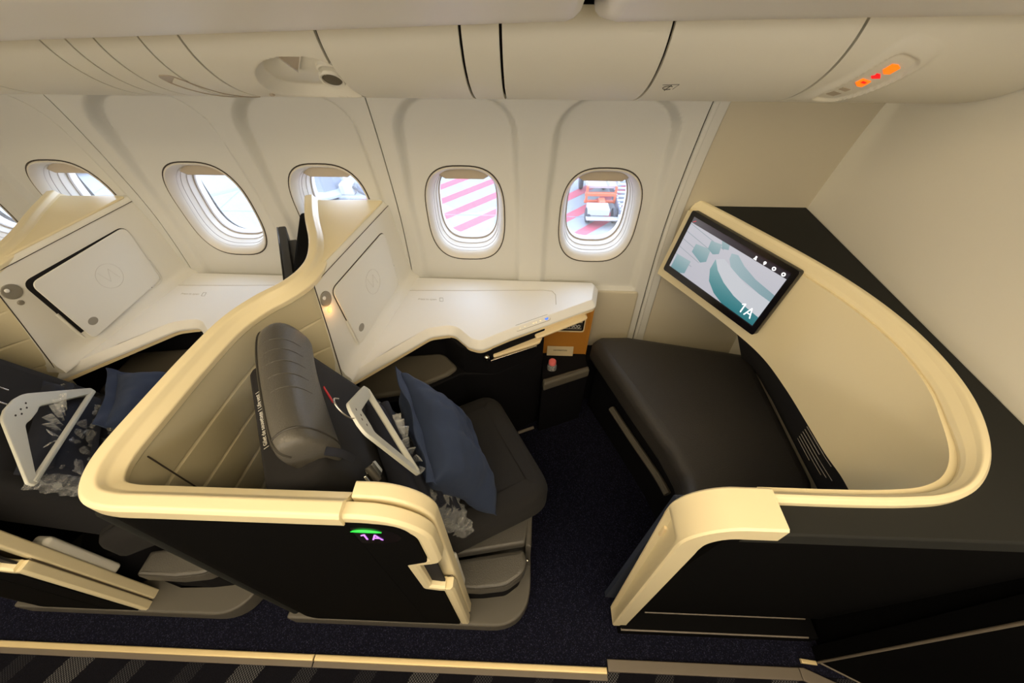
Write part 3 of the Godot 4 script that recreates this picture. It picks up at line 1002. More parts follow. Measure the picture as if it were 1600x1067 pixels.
func seat_shell(dx: float, jx: float, label: String) -> void:
	var d := Vector3(dx, 0, 0)
	var o := thing("suite_shell", Vector3(-0.75 + dx, 0.0, -0.3), label, "suite shell", "suite shells")
	var stop := jx - 0.125
	var plan := SHELL.duplicate()
	for k in range(0, plan.size(), 2):
		plan[k] *= 0.985
	plan.append_array([stop, -0.248])
	var outer := spline(P3(plan, 1.07), 5)
	var path := moved(outer, d)
	# dark outer skin
	var low := moved(path, Vector3(0, -0.535, 0))
	part("outer_skin", sweep(MB.new(), low, P2([0.002, -0.475, -0.016, -0.475, -0.016, 0.548, 0.002, 0.548])), "shell_dark", o, 50)
	# cream rim with a raised outer bead and a dished inner slope
	part("rim", sweep(MB.new(), moved(path, Vector3(0, 0.033, 0)), rounded(P2([0.006, -0.022, -0.050, -0.03, -0.053, -0.012, -0.034, 0.002, -0.024, 0.016, 0.0, 0.016, 0.006, 0.008]), [0.003, 0.003, 0.006, 0.02, 0.008, 0.008, 0.004], 4)), "shell_cream", o, 40)
	# quilted cream lining inside
	var ins := shifted(path, 0.040)
	var from := 0
	for k in ins.size():
		if ins[k].z > -0.91:
			from = k
			break
	var prof := []
	for g in 7:                                           # flat quilted courses with narrow stitched grooves between
		var y := 0.446 + 0.105 * g
		for e in [[-0.0055, 0.0068], [-0.003, 0.0045], [0.0, 0.0], [0.003, 0.0045], [0.0055, 0.0068], [0.03, 0.0082], [0.075, 0.0082]]:
			if y + e[0] >= 0.44 and y + e[0] < 1.085:
				prof.append([y + e[0], e[1]])
	var rows := []
	for k in range(from, ins.size()):
		var nrm := Vector3.UP.cross(ins[mini(k + 1, ins.size() - 1)] - ins[maxi(k - 1, 0)]).normalized()
		var row := PackedVector3Array()
		var join := smoothstep(0.0, 9.0, float(k - from))   # starts at the cabinet's slanting front edge
		for q in prof:
			var e := on_face(lerpf(0.522, 0.612, clampf((1.096 - q[0]) / 0.36, 0, 1.4)), (q[0] - FO.y) / FU.y, -0.004, dx)
			row.append(e.lerp(Vector3(ins[k].x, q[0], ins[k].z) + nrm * q[1], join) if k > from else e)
		for q in range(prof.size() - 1, 5, -10):
			row.append(row[q] - nrm * 0.02)
		row.append(row[0] - nrm * 0.02)
		rows.append(row)
	part("lining", MB.new().loft(rows), "shell_liner", o, 24)
	var cs := PackedVector3Array()
	for k in ins.size():
		if ins[k].z > -0.385 and ins[k].x < -0.74 + dx:
			for j in 6:
				cs.append(Vector3(ins[k].x + 0.010 + 0.012 * j, lerpf(1.06, 0.5, j / 5.0), ins[k].z + 0.004))
			break
	if cs.size():
		part("lining_seam", tube(MB.new(), cs, 0.0018, 6), "seam", o)
	part("corner_strip", tube(MB.new(), P3([-0.806 + dx, 1.04, -0.272, -0.806 + dx, 0.5, -0.272, -0.806 + dx, 0.08, -0.272]), 0.016, 10), "ledge_dark", o)
	# aisle side: dark face with the handle recess, cream edge trim, door edge behind it
	var jx2 := jx + dx
	var face := P2([stop + dx - 0.03, 0.06, jx2 - 0.012, 0.06, jx2 - 0.012, 0.565, jx2 - 0.058, 0.60, jx2 - 0.062, 0.82, jx2 - 0.012, 0.852, jx2 - 0.012, 1.08, stop + dx - 0.03, 1.08])
	var xy := Transform3D(Basis(Vector3.RIGHT, Vector3.BACK, Vector3.UP), Vector3(0, 0, -0.257))
	part("aisle_panel", prism(MB.new(), rounded(face, [0, 0, 0.01, 0.012, 0.012, 0.01, 0.085, 0], 8), bevel(-0.009, 0.009, 0.003, 2), xf_xy(-0.2556)), "shell_dark", o)
	part("inner_panel", prism(MB.new(), rounded(P2([-0.72 + dx, 0.3, jx2 - 0.02, 0.09, jx2 - 0.02, 1.05, -0.72 + dx, 1.05]), [0, 0, 0.085, 0], 8), bevel(-0.006, 0.006, 0.002, 2), xf_xy(-0.304)), "shell_liner", o)
	var sec := rounded(P2([-0.022, -0.016, 0.010, -0.016, 0.010, 0.010, 0.002, 0.014, -0.016, 0.014, -0.022, 0.008]), 0.004, 3)
	var tp := edge_path(stop + dx, 1.084, 0.10, jx2, 0.865, -0.262)
	tp.append_array(P3([jx2 - 0.002, 0.856, -0.262, jx2 - 0.014, 0.848, -0.262, jx2 - 0.050, 0.832, -0.262, jx2 - 0.060, 0.815, -0.262, jx2 - 0.060, 0.62, -0.262, jx2 - 0.054, 0.602, -0.262, jx2 - 0.02, 0.588, -0.262, jx2 - 0.002, 0.588, -0.262]))
	part("edge_trim", sweep(MB.new(), tp, mirrored(sec), Vector3(0, 0, 1).cross(Vector3.RIGHT) * 1.0 if false else Vector3(0, 0, 1)), "shell_cream", o, 40)
	part("edge_trim", sweep(MB.new(), P3([jx2 - 0.004, 0.60, -0.262, jx2, 0.585, -0.262, jx2, 0.068, -0.262]), mirrored(sec), Vector3(0, 0, 1)), "shell_cream", o, 40)
	var dp := edge_path(jx2 - 0.118, 1.084, 0.085, jx2 - 0.002, 0.085, -0.298)
	part("door_edge", sweep(MB.new(), dp, rounded(P2([-0.024, -0.018, 0.015, -0.018, 0.015, 0.014, -0.024, 0.014]), 0.006, 3), Vector3(0, 0, 1)), "shell_cream", o, 40)
	part("door_handle", slab(rounded(P2([jx2 - 0.034, -0.346, jx2 + 0.016, -0.346, jx2 + 0.016, -0.312, jx2 - 0.034, -0.312]), 0.012), 0.30, 0.60, 0.016), "cabinet_face", o)
	part("latch_slot", slab(rounded(P2([jx2 + 0.006, -0.288, jx2 + 0.0125, -0.288, jx2 + 0.0125, -0.278, jx2 + 0.006, -0.278]), 0.002), 0.10, 0.60, 0.002), "trim_dark", o)
	part("recess_back", prism(MB.new(), P2([jx2 - 0.062, 0.58, jx2 - 0.004, 0.58, jx2 - 0.004, 0.86, jx2 - 0.062, 0.86]), [[0, -0.003], [0, 0.003]], xf_xy(-0.268)), "dark_gap", o)
	# pedestal plate
	part("base_plate", slab(rounded(P2([-0.835 + dx, -0.242, 0.058 + dx, -0.242, 0.058 + dx, -0.66, -0.72 + dx, -0.66, -0.8 + dx, -0.45]), [0.01, 0.15, 0.03, 0.02, 0.02], 10), 0.002, 0.088, 0.008), "plate_grey", o)
	if dx == 0.0:                                         # lit seat badge
		part("badge", prism(MB.new(), ellipse(0.062, 0.046, 32), bevel(-0.003, 0.001, 0.001, 1), Transform3D(xf_xy(0).basis, Vector3(-0.283, 1.017, -0.2475))), "black_gloss", o)
		var arc := PackedVector3Array()
		for k in 11:
			var a := deg_to_rad(lerpf(130, 50, k / 10.0))
			arc.append(Vector3(-0.283 + 0.046 * cos(a), 1.012 + 0.036 * sin(a), -0.246))
		part("status_arc", tube(MB.new(), arc, [0.001, 0.002, 0.003, 0.0036, 0.004, 0.004, 0.004, 0.0036, 0.003, 0.002, 0.001], 8, 0.5), "badge_green", o)
		words("seat_number", "1A", 0.036, Transform3D(Basis(), Vector3(-0.281, 1.010, -0.246)), "badge_violet", o, "Droid Sans", 0.001)

func xf_xy(z: float) -> Transform3D:                     # plan (x, height) prisms standing upright, facing the aisle
	return Transform3D(Basis(Vector3.RIGHT, Vector3.BACK, Vector3.UP), Vector3(0, 0, z))

func mirrored(p: PackedVector2Array) -> PackedVector2Array:
	return p


# cabinet at the window end of a shell; its face leans on the plane FO + s*FD + t*FU
const FO := Vector3(-0.52, 0.92, -1.446)
const FD := Vector3(-0.18996, 0, 0.98179)
const FU := Vector3(-0.09058, 0.99573, -0.01753)
const FN := Vector3(0.9776, 0.09226, 0.18915)

func on_face(s: float, t: float, h: float, dx: float) -> Vector3:
	return FO + FD * s + FU * t + FN * h + Vector3(dx, 0, 0)

func face_xf(dx: float, hinge := 0.0) -> Transform3D:     # plan (s, t) -> face, height out of it
	var b := Basis(FD, FN, FU)
	var x := Transform3D(b, FO + Vector3(dx, 0, 0))
	if hinge != 0.0:
		var h := FO + FD * 0.10 + Vector3(dx, 0, 0)
		var r := Basis(FU.normalized(), hinge)
		x = Transform3D(r * b, h + r * (x.origin - h))
	return x

func cabinet(dx: float, ajar: bool) -> void:
	var o := thing("stowage_cabinet", Vector3(-0.66 + dx, 0.74, -1.2), "cream window-end stowage cabinet, its door ajar over a power socket, at the far left" if ajar else "cream window-end stowage cabinet with closed door and small lit amber lamp, behind the grey headrest", "cabinet", "stowage cabinets")
	var rows := []
	for q in [[0.735, 0.034], [0.745, 0.030], [0.757, 0.014], [0.775, 0.004], [0.80, 0.0], [0.95, 0.0], [1.07, 0.0], [1.083, -0.004], [1.092, -0.012], [1.096, -0.024]]:
		var y: float = q[0]
		var t := (y - FO.y) / FU.y
		var k := clampf((1.096 - y) / 0.36, 0, 1)
		var out: float = q[1]
		var ft := t
		var row := PackedVector3Array()
		var e := on_face(lerpf(0.522, 0.612, k), ft, out, dx)
		var f := on_face(-0.005, ft, out, dx)
		row.append(Vector3(-0.825 + dx, y, -1.438))
		row.append(Vector3(-0.765 + dx, y, -1.29))
		row.append(Vector3(-0.695 + dx, y, -1.14))
		row.append(Vector3(-0.662 + dx, y, -1.03))
		row.append(Vector3(lerpf(-0.664, -0.735, k) + dx, y, lerpf(-0.955, -0.84, k)))
		row.append(Vector3(e.x, y, e.z))
		for j in range(1, 6):
			var m := on_face(lerpf(0.522, 0.0, j / 6.0), ft, out, dx)
			row.append(Vector3(m.x, y, m.z))
		row.append(Vector3(f.x, y, f.z))
		rows.append(row)
	part("body", MB.new().loft(rows), "cabinet_face", o, 50)
	part("top", slab(rounded(P2([-0.822 + dx, -1.436, -0.762 + dx, -1.29, -0.692 + dx, -1.14, -0.66 + dx, -1.03, -0.658 + dx, -0.955, -0.648 + dx, -0.945, -0.552 + dx, -1.44]), [0, 0, 0, 0, 0.01, 0.01, 0.01]), 1.092, 1.101, 0.004), "shell_cream", o)
	var dq := P2([0.475, 0.10, 0.10, 0.10, 0.128, -0.132, 0.475, -0.152])
	var door := rounded(dq, [0.028, 0.028, 0.03, 0.02], 6)
	part("door_gap", prism(MB.new(), inset(door, -0.003), [[0, -0.01], [0, 0.0008]], face_xf(dx)), "dark_gap" if ajar else "seam", o)
	var lip := PackedVector3Array()
	for q in [[0.479, -0.03], [0.481, -0.13], [0.478, -0.150], [0.464, -0.160], [0.32, -0.155], [0.16, -0.145], [0.133, -0.139], [0.122, -0.124], [0.113, -0.05]]:
		lip.append(on_face(q[0], q[1], 0.0, dx))
	part("door_lip", tube(MB.new(), spline(lip, 4), 0.0055, 8, 0.8), "cabinet_face", o, 60)
	var dr := part("door", prism(MB.new(), door, bevel(0.0005, 0.006, 0.002, 2), face_xf(dx, 0.075 if ajar else 0.0)), "cabinet_face", o)
	var fx := face_xf(dx, 0.075 if ajar else 0.0)
	var ring := PackedVector3Array()
	for k in 41:
		ring.append(fx * Vector3(0.275 + 0.046 * cos(TAU * k / 40.0), 0.0062, -0.012 + 0.046 * sin(TAU * k / 40.0)))
	part("emblem_ring", tube(MB.new(), ring, 0.0008, 5), "emblem_ink", dr)
	for q in [[[0.30, 0.018], [0.286, -0.03]], [[0.286, -0.03], [0.262, 0.012]], [[0.262, 0.012], [0.25, -0.036]]]:
		part("emblem_stroke", tube(MB.new(), PackedVector3Array([fx * Vector3(q[0][0], 0.0062, q[0][1]), fx * Vector3(q[1][0], 0.0062, q[1][1])]), 0.0007, 5), "emblem_ink", dr)
	part("finger_mark", prism(MB.new(), moved2(ellipse(0.017, 0.014, 24), Vector2(0.432, -0.102)), [[0, 0.004], [0, 0.0066]], fx), "grey_plastic", dr)
	part("power_socket", prism(MB.new(), moved2(rect(0.026, 0.016, 0.003), Vector2(0.180, -0.137)), bevel(-0.002, 0.0035 if ajar else 0.001, 0.001, 1), face_xf(dx)), "console_white", o)
	part("socket_slot", prism(MB.new(), moved2(rect(0.003, 0.008, 0.001), Vector2(0.180, -0.137)), [[0, 0.0], [0, 0.0042 if ajar else 0.0018]], face_xf(dx)), "ink", o)
	part("socket_slot", prism(MB.new(), moved2(rect(0.008, 0.004, 0.001), Vector2(0.212, -0.139)), [[0, 0.0], [0, 0.0036 if ajar else 0.0018]], face_xf(dx)), "ink", o)
	# reading light and the little lamp under it
	var rl := part("reading_light", prism(MB.new(), moved2(ellipse(0.025, 0.025, 28), Vector2(0.512, 0.095)), bevel(-0.002, 0.004, 0.002, 2), face_xf(dx)), "lens_grey", o)
	part("light_lens", lathe(MB.new(), P2([0.006, 0.0, 0.006, 0.003, 0.004, 0.004]), Transform3D(Basis(FD, FN, FU), on_face(0.52, 0.105, 0.004, dx)), 16), "console_white", rl)
	part("night_lamp", lathe(MB.new(), P2([0.0085, 0.0, 0.0085, 0.003, 0.006, 0.005]), Transform3D(Basis(FD, FN, FU), on_face(0.520, 0.056, 0.0, dx)), 18), "lens_grey" if ajar else "lamp_warm", o)
	if not ajar:
		var l := OmniLight3D.new()
		l.name = "night_lamp_glow"
		l.position = on_face(0.520, 0.056, 0.02, dx)
		l.light_color = Color(1.0, 0.72, 0.4)
		l.light_energy = 0.0012
		l.light_size = 0.008
		l.omni_range = 3.0
		l.omni_attenuation = 2.0
		l.shadow_enabled = true
		add_child(l)
	# seam towards the quilted lining
	part("side_seam", tube(MB.new(), PackedVector3Array([on_face(0.524, 0.172, 0.0, dx), on_face(0.566, 0.0, 0.0, dx), on_face(0.612, -0.178, 0.0, dx)]), 0.0018, 6), "seam", o)
	part("top_seam", tube(MB.new(), PackedVector3Array([on_face(0.53, 0.160, 0.0, dx), on_face(0.25, 0.160, 0.0, dx), on_face(0.0, 0.160, 0.0, dx)]), 0.0012, 6), "seam", o)

func moved2(p: PackedVector2Array, d: Vector2) -> PackedVector2Array:
	var o := PackedVector2Array()
	for q in p:
		o.append(q + d)
	return o


# ------------------------------------------------------------------ side console
const TOP := [-0.61, -1.452, 0.318, -1.44, 0.338, -1.405, 0.314, -1.288, 0.15, -1.196, -0.05, -1.085, -0.155, -1.018, -0.205, -1.035, -0.275, -1.105, -0.36, -1.085, -0.48, -0.965, -0.628, -0.822]

func console(dx: float, label: String) -> void:
	var o := thing("side_console", Vector3(-0.15 + dx, 0.0, -1.3), label, "console", "side consoles")
	var plan := PackedVector2Array()
	for k in range(0, TOP.size(), 2):
		plan.append(Vector2(TOP[k] + dx, TOP[k + 1]))
	var rp := rounded(plan, [0.0, 0.02, 0.03, 0.03, 0.3, 0.2, 0.05, 0.05, 0.05, 0.06, 0.1, 0.0], 6)
	var rows := prism(MB.new(), rp, [[0.006, 0.700], [0.001, 0.703], [0.0, 0.708], [0.001, 0.714], [0.020, 0.7385], [0.0225, 0.740]])
	part("top", rows, "console_white", o, 30)
	part("edge_band", prism(MB.new(), rp, [[0.010, 0.684], [0.004, 0.687], [0.004, 0.698], [0.010, 0.701]]), "console_edge", o)
	var line := P3([-0.505 + dx, -1.335, -0.2 + dx, -1.345, 0.09 + dx, -1.358, 0.128 + dx, -1.352, 0.141 + dx, -1.33, 0.141 + dx, -1.265], 0.7401)
	part("lid_seam", tube(MB.new(), line, 0.0014, 5), "faint_ink", o)
	part("printed_mark", tube(MB.new(), P3([-0.354 + dx, -1.290, -0.340 + dx, -1.290, -0.336 + dx, -1.268, -0.350 + dx, -1.268, -0.354 + dx, -1.290], 0.7402), 0.0008, 4), "grey_plastic", o)
	words("printed_text", "Press to open", 0.013, Transform3D(Basis(Vector3.RIGHT, Vector3.FORWARD, Vector3.UP), Vector3(-0.405 + dx, 0.7403, -1.279)), "faint_ink", o)
	if dx == 0.0:                                         # control strip on the sloping edge
		var ax := Vector3(0.135, 0, -0.073).normalized()
		var up := Vector3(0.37, 0.78, 0.50)
		up = (up - ax * up.dot(ax)).normalized()
		var xf := Transform3D(Basis(ax, up, ax.cross(up)), Vector3(0.043, 0.7315, -1.158))
		var cs := part("control_strip", prism(MB.new(), rounded(rect(0.158, 0.023), 0.011), bevel(-0.002, 0.002, 0.0012, 2), xf), "console_white", o)
		part("strip_rim", sweep(MB.new(), ringed(rounded(rect(0.160, 0.025), 0.012), xf, 0.0), P2([-0.0008, -0.001, 0.0008, -0.001, 0.0008, 0.0015, -0.0008, 0.0015]), up, true), "grey_plastic", cs)
		for q in [[-0.060, 0.004, 0.010], [-0.038, 0.008, 0.008], [-0.020, 0.011, 0.004], [0.002, 0.009, 0.008], [0.014, 0.005, 0.010], [0.034, 0.006, 0.008]]:
			part("button", prism(MB.new(), moved2(rounded(rect(q[1], q[2]), 0.002), Vector2(q[0], 0)), [[0, 0.001], [0, 0.003]], xf), "button_white", cs)
		part("power_button", prism(MB.new(), moved2(ellipse(0.0085, 0.0085, 20), Vector2(0.062, 0)), [[0, 0.001], [0, 0.003]], xf), "button_blue", cs)
		# folded tray table under the console
		var tt := thing("tray_table", Vector3(0.1, 0.66, -1.15), "folded cream tray table tucked under the front edge of the console, above the black side", "tray table")
		part("upper_leaf", slab(rounded(P2([0.055, -1.115, 0.250, -1.228, 0.282, -1.252, 0.270, -1.280, 0.05, -1.175]), [0.02, 0.08, 0.016, 0.016, 0.01]), 0.672, 0.684, 0.005), "console_edge", tt)
		part("lower_leaf", slab(rounded(P2([-0.115, -1.030, 0.075, -1.118, 0.09, -1.16, -0.1, -1.09]), [0.01, 0.02, 0.01, 0.01]), 0.650, 0.662, 0.004), "console_edge", tt)
		part("rail", slab(P2([-0.12, -1.022, 0.06, -1.108, 0.065, -1.122, -0.12, -1.036]), 0.636, 0.648, 0.003), "chrome", tt)
		part("hinge", lathe(MB.new(), P2([0.009, 0.0, 0.011, 0.004, 0.011, 0.02, 0.006, 0.024]), Transform3D(Basis(), Vector3(-0.135, 0.646, -1.03)), 16), "chrome", tt)
	# dark body: deep side below, set back above the padded ledge
	var low := P2([-0.74, -1.40, 0.095, -1.40, 0.095, -1.165, -0.11, -1.045, -0.25, -1.04, -0.46, -0.90, -0.735, -0.84])
	var upb := P2([-0.66, -1.40, 0.095, -1.40, 0.095, -1.165, -0.11, -1.045, -0.235, -1.05, -0.335, -1.15, -0.6, -1.10])
	part("lower_body", slab(rounded(moved2(low, Vector2(dx, 0)), [0, 0, 0.01, 0.05, 0.05, 0.1, 0]), 0.004, 0.54, 0.008), "body_dark", o)
	part("upper_body", slab(rounded(moved2(upb, Vector2(dx, 0)), [0, 0, 0.01, 0.05, 0.04, 0.06, 0]), 0.535, 0.69, 0.004), "body_dark", o)
	part("elbow_pad", slab(rounded(moved2(P2([-0.66, -1.10, -0.34, -1.145, -0.262, -1.065, -0.30, -1.025, -0.46, -0.925, -0.655, -0.88]), Vector2(dx, 0)), [0.02, 0.06, 0.04, 0.04, 0.1, 0.02]), 0.525, 0.556, 0.014), "pad_dark", o)

func ringed(p: PackedVector2Array, xf: Transform3D, h: float) -> PackedVector3Array:
	var o := PackedVector3Array()
	for q in p:
		o.append(xf * Vector3(q.x, h, q.y))
	return o


# ------------------------------------------------------------------ literature niche beside the footrest
func niche() -> void:
	var o := thing("literature_niche", Vector3(0.2, 0.0, -1.3), "ochre-brown storage niche with dark shelf, between the black console and the footrest", "storage niche")
	part("back_panel", slab(P2([0.098, -1.312, 0.312, -1.312, 0.312, -1.300, 0.098, -1.300]), 0.30, 0.700, 0.002), "brown_panel", o)
	part("side_panel", slab(P2([0.300, -1.40, 0.313, -1.40, 0.313, -1.298, 0.300, -1.298]), 0.30, 0.700, 0.002), "brown_panel", o)
	part("shelf", slab(rounded(P2([0.098, -1.30, 0.312, -1.30, 0.315, -1.205, 0.10, -1.118]), [0, 0, 0.01, 0.01]), 0.385, 0.400, 0.004), "body_dark", o)
	part("shelf_lip", slab(rounded(P2([0.10, -1.120, 0.315, -1.207, 0.318, -1.180, 0.103, -1.085]), 0.008), 0.370, 0.425, 0.012), "pad_dark", o)  # coloured paler than the shelf, for the light on its front lip
	part("added_dark_block", slab(P2([0.318, -1.40, 0.43, -1.40, 0.43, -1.352, 0.322, -1.29]), 0.004, 0.36, 0.004), "body_dark", o)  # added black block, darkens the gap beside the footrest
	part("lower_box", slab(P2([0.10, -1.36, 0.312, -1.36, 0.316, -1.19, 0.10, -1.10]), 0.004, 0.372, 0.004), "body_dark", o)
	part("pocket_frame", MB.new().grid(frame_rows(rounded(P2([0.160, 0.556, 0.280, 0.556, 0.280, 0.66, 0.160, 0.66]), 0.010), -1.299, 0.004), true, true), "console_edge", o)
	part("pocket", prism(MB.new(), rounded(P2([0.160, 0.556, 0.280, 0.556, 0.280, 0.66, 0.160, 0.66]), 0.010), [[0, -0.001], [0, 0.001]], xf_xy(-1.2985)), "black_gloss", o)
	var mc := thing("menu_card", Vector3(0.218, 0.6, -1.293), "dark leaflet with pale number in the framed pocket of the brown niche", "leaflet")
	part("sheet", prism(MB.new(), P2([0.168, 0.562, 0.273, 0.562, 0.273, 0.654, 0.168, 0.654]), [[0, -0.001], [0, 0.001]], xf_xy(-1.294)), "ink", mc)
	words("number", ".900", 0.026, Transform3D(Basis(), Vector3(0.238, 0.588, -1.2925)), "white_print", mc)
	part("ruled_line", prism(MB.new(), P2([0.172, 0.573, 0.270, 0.573, 0.270, 0.575, 0.172, 0.575]), [[0, 0], [0, 0.001]], xf_xy(-1.293)), "faint_ink", mc)
	part("pale_band", prism(MB.new(), P2([0.172, 0.606, 0.270, 0.612, 0.270, 0.640, 0.172, 0.640]), [[0, 0], [0, 0.001]], xf_xy(-1.293)), "card", mc)
	var cd := thing("paper_card", Vector3(0.16, 0.40, -1.27), "small cream paper card leaning at the foot of the brown niche", "card")
	var cx := Transform3D(Basis(Vector3.RIGHT, deg_to_rad(-8)) * Basis(Vector3.RIGHT, Vector3.BACK, Vector3.UP), Vector3(0.186, 0.428, -1.288))
	part("sheet", prism(MB.new(), rounded(rect(0.125, 0.056), 0.002), [[0, -0.0015], [0, 0.0015]], cx), "card", cd)
	words("heading", "INFORMATION", 0.010, Transform3D(Basis(Vector3.RIGHT, deg_to_rad(-8)), Vector3(0.186, 0.436, -1.2845)), "ink", cd)
	var bo := thing("bottle", Vector3(0.145, 0.40, -1.20), "small water bottle with pink cap on the shelf of the brown niche", "bottle")
	part("body", lathe(MB.new(), P2([0.018, 0.401, 0.022, 0.404, 0.022, 0.425, 0.015, 0.436, 0.012, 0.44]), Transform3D(Basis(), Vector3(0.145, 0, -1.20)), 24), "film", bo)
	part("cap", lathe(MB.new(), P2([0.017, 0.436, 0.0175, 0.440, 0.0175, 0.452, 0.015, 0.456]), Transform3D(Basis(), Vector3(0.145, 0, -1.20)), 24), "pink", bo)
	# seat tracks on the floor beside the pedestal
	for q in [[-0.045, -1.135, 0.06, -1.185], [-0.005, -1.085, 0.075, -1.12]]:
		var t := part("seat_track", tube(MB.new(), P3([q[0], 0.012, q[1], q[2], 0.012, q[3]]), 0.008, 8, 0.6), "trim_dark")
		tag(t, "short grey metal floor track beside the seat cushion, " + ("nearer the windows" if q[0] < -0.02 else "nearer the aisle"), "floor track", "floor tracks")

func frame_rows(p: PackedVector2Array, z: float, w: float) -> Array:
	var rows := []
	for q in [[0.0, 0.0], [0.0, 0.006], [-w, 0.006], [-w, 0.0]]:
		var row := PackedVector3Array()
		for c in inset(p, q[0]):
			row.append(Vector3(c.x, c.y, z + q[1]))
		rows.append(row)
	return rows


# ------------------------------------------------------------------ front shell round the footrest
const RIM := [0.672, -1.452, 0.79, -1.262, 0.905, -1.062, 0.968, -0.92, 1.002, -0.79, 1.010, -0.68, 0.998, -0.57, 0.966, -0.478, 0.915, -0.400, 0.85, -0.344, 0.78, -0.315, 0.70, -0.305, 0.60, -0.302, 0.455, -0.302]

func front_shell() -> void:
	var o := thing("footwell_shell", Vector3(0.7, 0.0, -0.6), "curved cream footwell shell with black ledge and black aisle side, in front of the bulkhead", "suite shell")
	var path := spline(P3(RIM, 1.115), 6)
	var base := rounded(P2([-0.003, -0.03, -0.003, -0.004, 0.006, 0.006, 0.022, 0.008, 0.030, -0.001, 0.046, -0.012, 0.052, -0.020, 0.050, -0.034]), [0.002, 0.005, 0.006, 0.008, 0.008, 0.008, 0.004, 0.003], 3)
	var slim := PackedFloat32Array()                      # the rim narrows along the aisle
	var rims := []
	for p in path:
		var k := lerpf(1.0, 0.42, smoothstep(-0.50, -0.30, p.z)) if p.z > -0.52 else 1.0
		slim.append(k)
		var sec := PackedVector2Array()
		for q in base:
			sec.append(Vector2(q.x * k if q.x > 0.0 else q.x, q.y * lerpf(0.6, 1.0, k)))
		rims.append(sec)
	part("rim", sweep(MB.new(), path, rims), "shell_cream", o, 40)
	# inner wall: leans in towards its lower edge
	var top := shifted(path, -0.046)
	var bot := spline(P3([0.600, -1.445, 0.72, -1.245, 0.815, -1.07, 0.862, -0.95, 0.880, -0.82, 0.886, -0.69, 0.890, -0.58, 0.900, -0.50, 0.89, -0.42, 0.84, -0.37, 0.78, -0.345, 0.70, -0.335, 0.60, -0.330, 0.455, -0.330], 0.785), 6)
	var rows := []
	for k in path.size():
		var row := PackedVector3Array()
		var hi := path[k].lerp(top[k], slim[k]) + Vector3(0, -0.026, 0)
		var lo := bot[k]
		var nrm := (hi - lo).cross(path[mini(k + 1, path.size() - 1)] - path[maxi(k - 1, 0)]).normalized()
		for j in 9:
			var q := j / 8.0
			row.append(hi.lerp(lo, q) + nrm * (0.012 * sin(PI * q)))
		row.append(lo - nrm * 0.016)
		row.append(hi - nrm * 0.016)
		rows.append(row)
	part("inner_wall", MB.new().loft(rows), "shell_cream", o, 50)
	# fabric band below, running back to the footrest
	var floor_line := spline(P3([0.70, -1.445, 0.86, -1.33, 1.02, -1.2, 1.045, -1.05, 1.046, -0.92, 1.046, -0.80, 1.046, -0.70, 1.046, -0.62, 1.04, -0.52, 0.98, -0.42, 0.86, -0.37, 0.74, -0.355, 0.60, -0.352, 0.47, -0.352], 0.48), 6)
	rows = []
	for k in range(11, path.size()):
		var lo := floor_line[k]
		var hi := bot[k] + Vector3(0.004, 0.004, 0.0)
		var row := PackedVector3Array([hi, hi.lerp(lo, 0.5), lo, lo + Vector3(0.010, -0.02, 0.004), hi + Vector3(0.012, 0.0, 0.004)])
		rows.append(row)
	var bf := part("fabric_band", MB.new().loft(rows), "band_fabric", o, 50)
	for k in 7:                                           # small print in white lines on the band
		var q := 0.10 + 0.115 * k
		var run: float = [0.10, 0.15, 0.11, 0.19, 0.18, 0.16, 0.11][k]
		var pa := PackedVector3Array()
		for j in 5:
			var z := -0.70 + run * j / 4.0
			var best := 0
			for m in path.size():
				if absf(bot[m].z - z) < absf(bot[best].z - z) and bot[m].x > 0.8:
					best = m
			pa.append((bot[best] + Vector3(0.004, 0, 0)).lerp(floor_line[best], q) + Vector3(-0.0015, 0.002, 0))
		part("print_line", tube(MB.new(), pa, 0.0011, 4), "faint_ink", bf)
	# black ledge between rim and bulkhead
	var led := PackedVector2Array()
	for p in spline(P3(RIM, 1.0), 4):
		led.append(Vector2(p.x, p.z))
	led.append_array(P2([0.40, -0.302, 0.40, -0.247, 1.0855, -0.247, 1.0855, -0.338, 1.066, -0.338, 1.066, -1.452]))
	part("ledge", prism(MB.new(), led, [[0.0, 1.06], [0.0, 1.094], [0.001, 1.098], [0.004, 1.101]]), "ledge_dark", o)
	# aisle side, leaning in a little towards the plinth
	var side := []
	for q in [[0.10, -0.312], [0.13, -0.300], [0.5, -0.279], [1.0, -0.252], [1.055, -0.2485], [1.062, -0.2485]]:
		side.append(PackedVector3Array([Vector3(0.375, q[0], q[1] - 0.03), Vector3(0.375, q[0], q[1]), Vector3(1.0855, q[0], q[1]), Vector3(1.0855, q[0], q[1] - 0.03)]))
	part("aisle_panel", MB.new().loft(side), "shell_dark", o)
	part("plinth", slab(P2([0.385, -0.345, 1.0855, -0.345, 1.0855, -0.250, 0.385, -0.250]), 0.004, 0.078, 0.006), "shell_dark", o)
	var ln := PackedFloat32Array()
	part("plinth_edge_highlight", tube(MB.new(), P3([0.385, 0.074, -0.2535, 0.7, 0.074, -0.2535, 1.05, 0.074, -0.2535]), 0.0042, 6), "trim_dark", o)  # paler tube paints the light caught along the plinth edge
	part("plinth_edge_highlight", tube(MB.new(), P3([0.475, 0.098, -0.306, 0.7, 0.098, -0.306, 1.05, 0.098, -0.306]), 0.0045, 6), "trim_dark", o)  # same painted light where the side panel meets the plinth
	part("navy_lining", slab(P2([0.335, -0.362, 0.80, -0.362, 0.80, -0.345, 0.335, -0.345]), 0.10, 0.99, 0.006), "liner_navy", o)
	# cream end post, with a channel for the door edge
	var post := PackedVector3Array()
	for k in 4:
		post.append(Vector3(lerpf(0.46, 0.405, k / 4.0), 1.1165, -0.284))
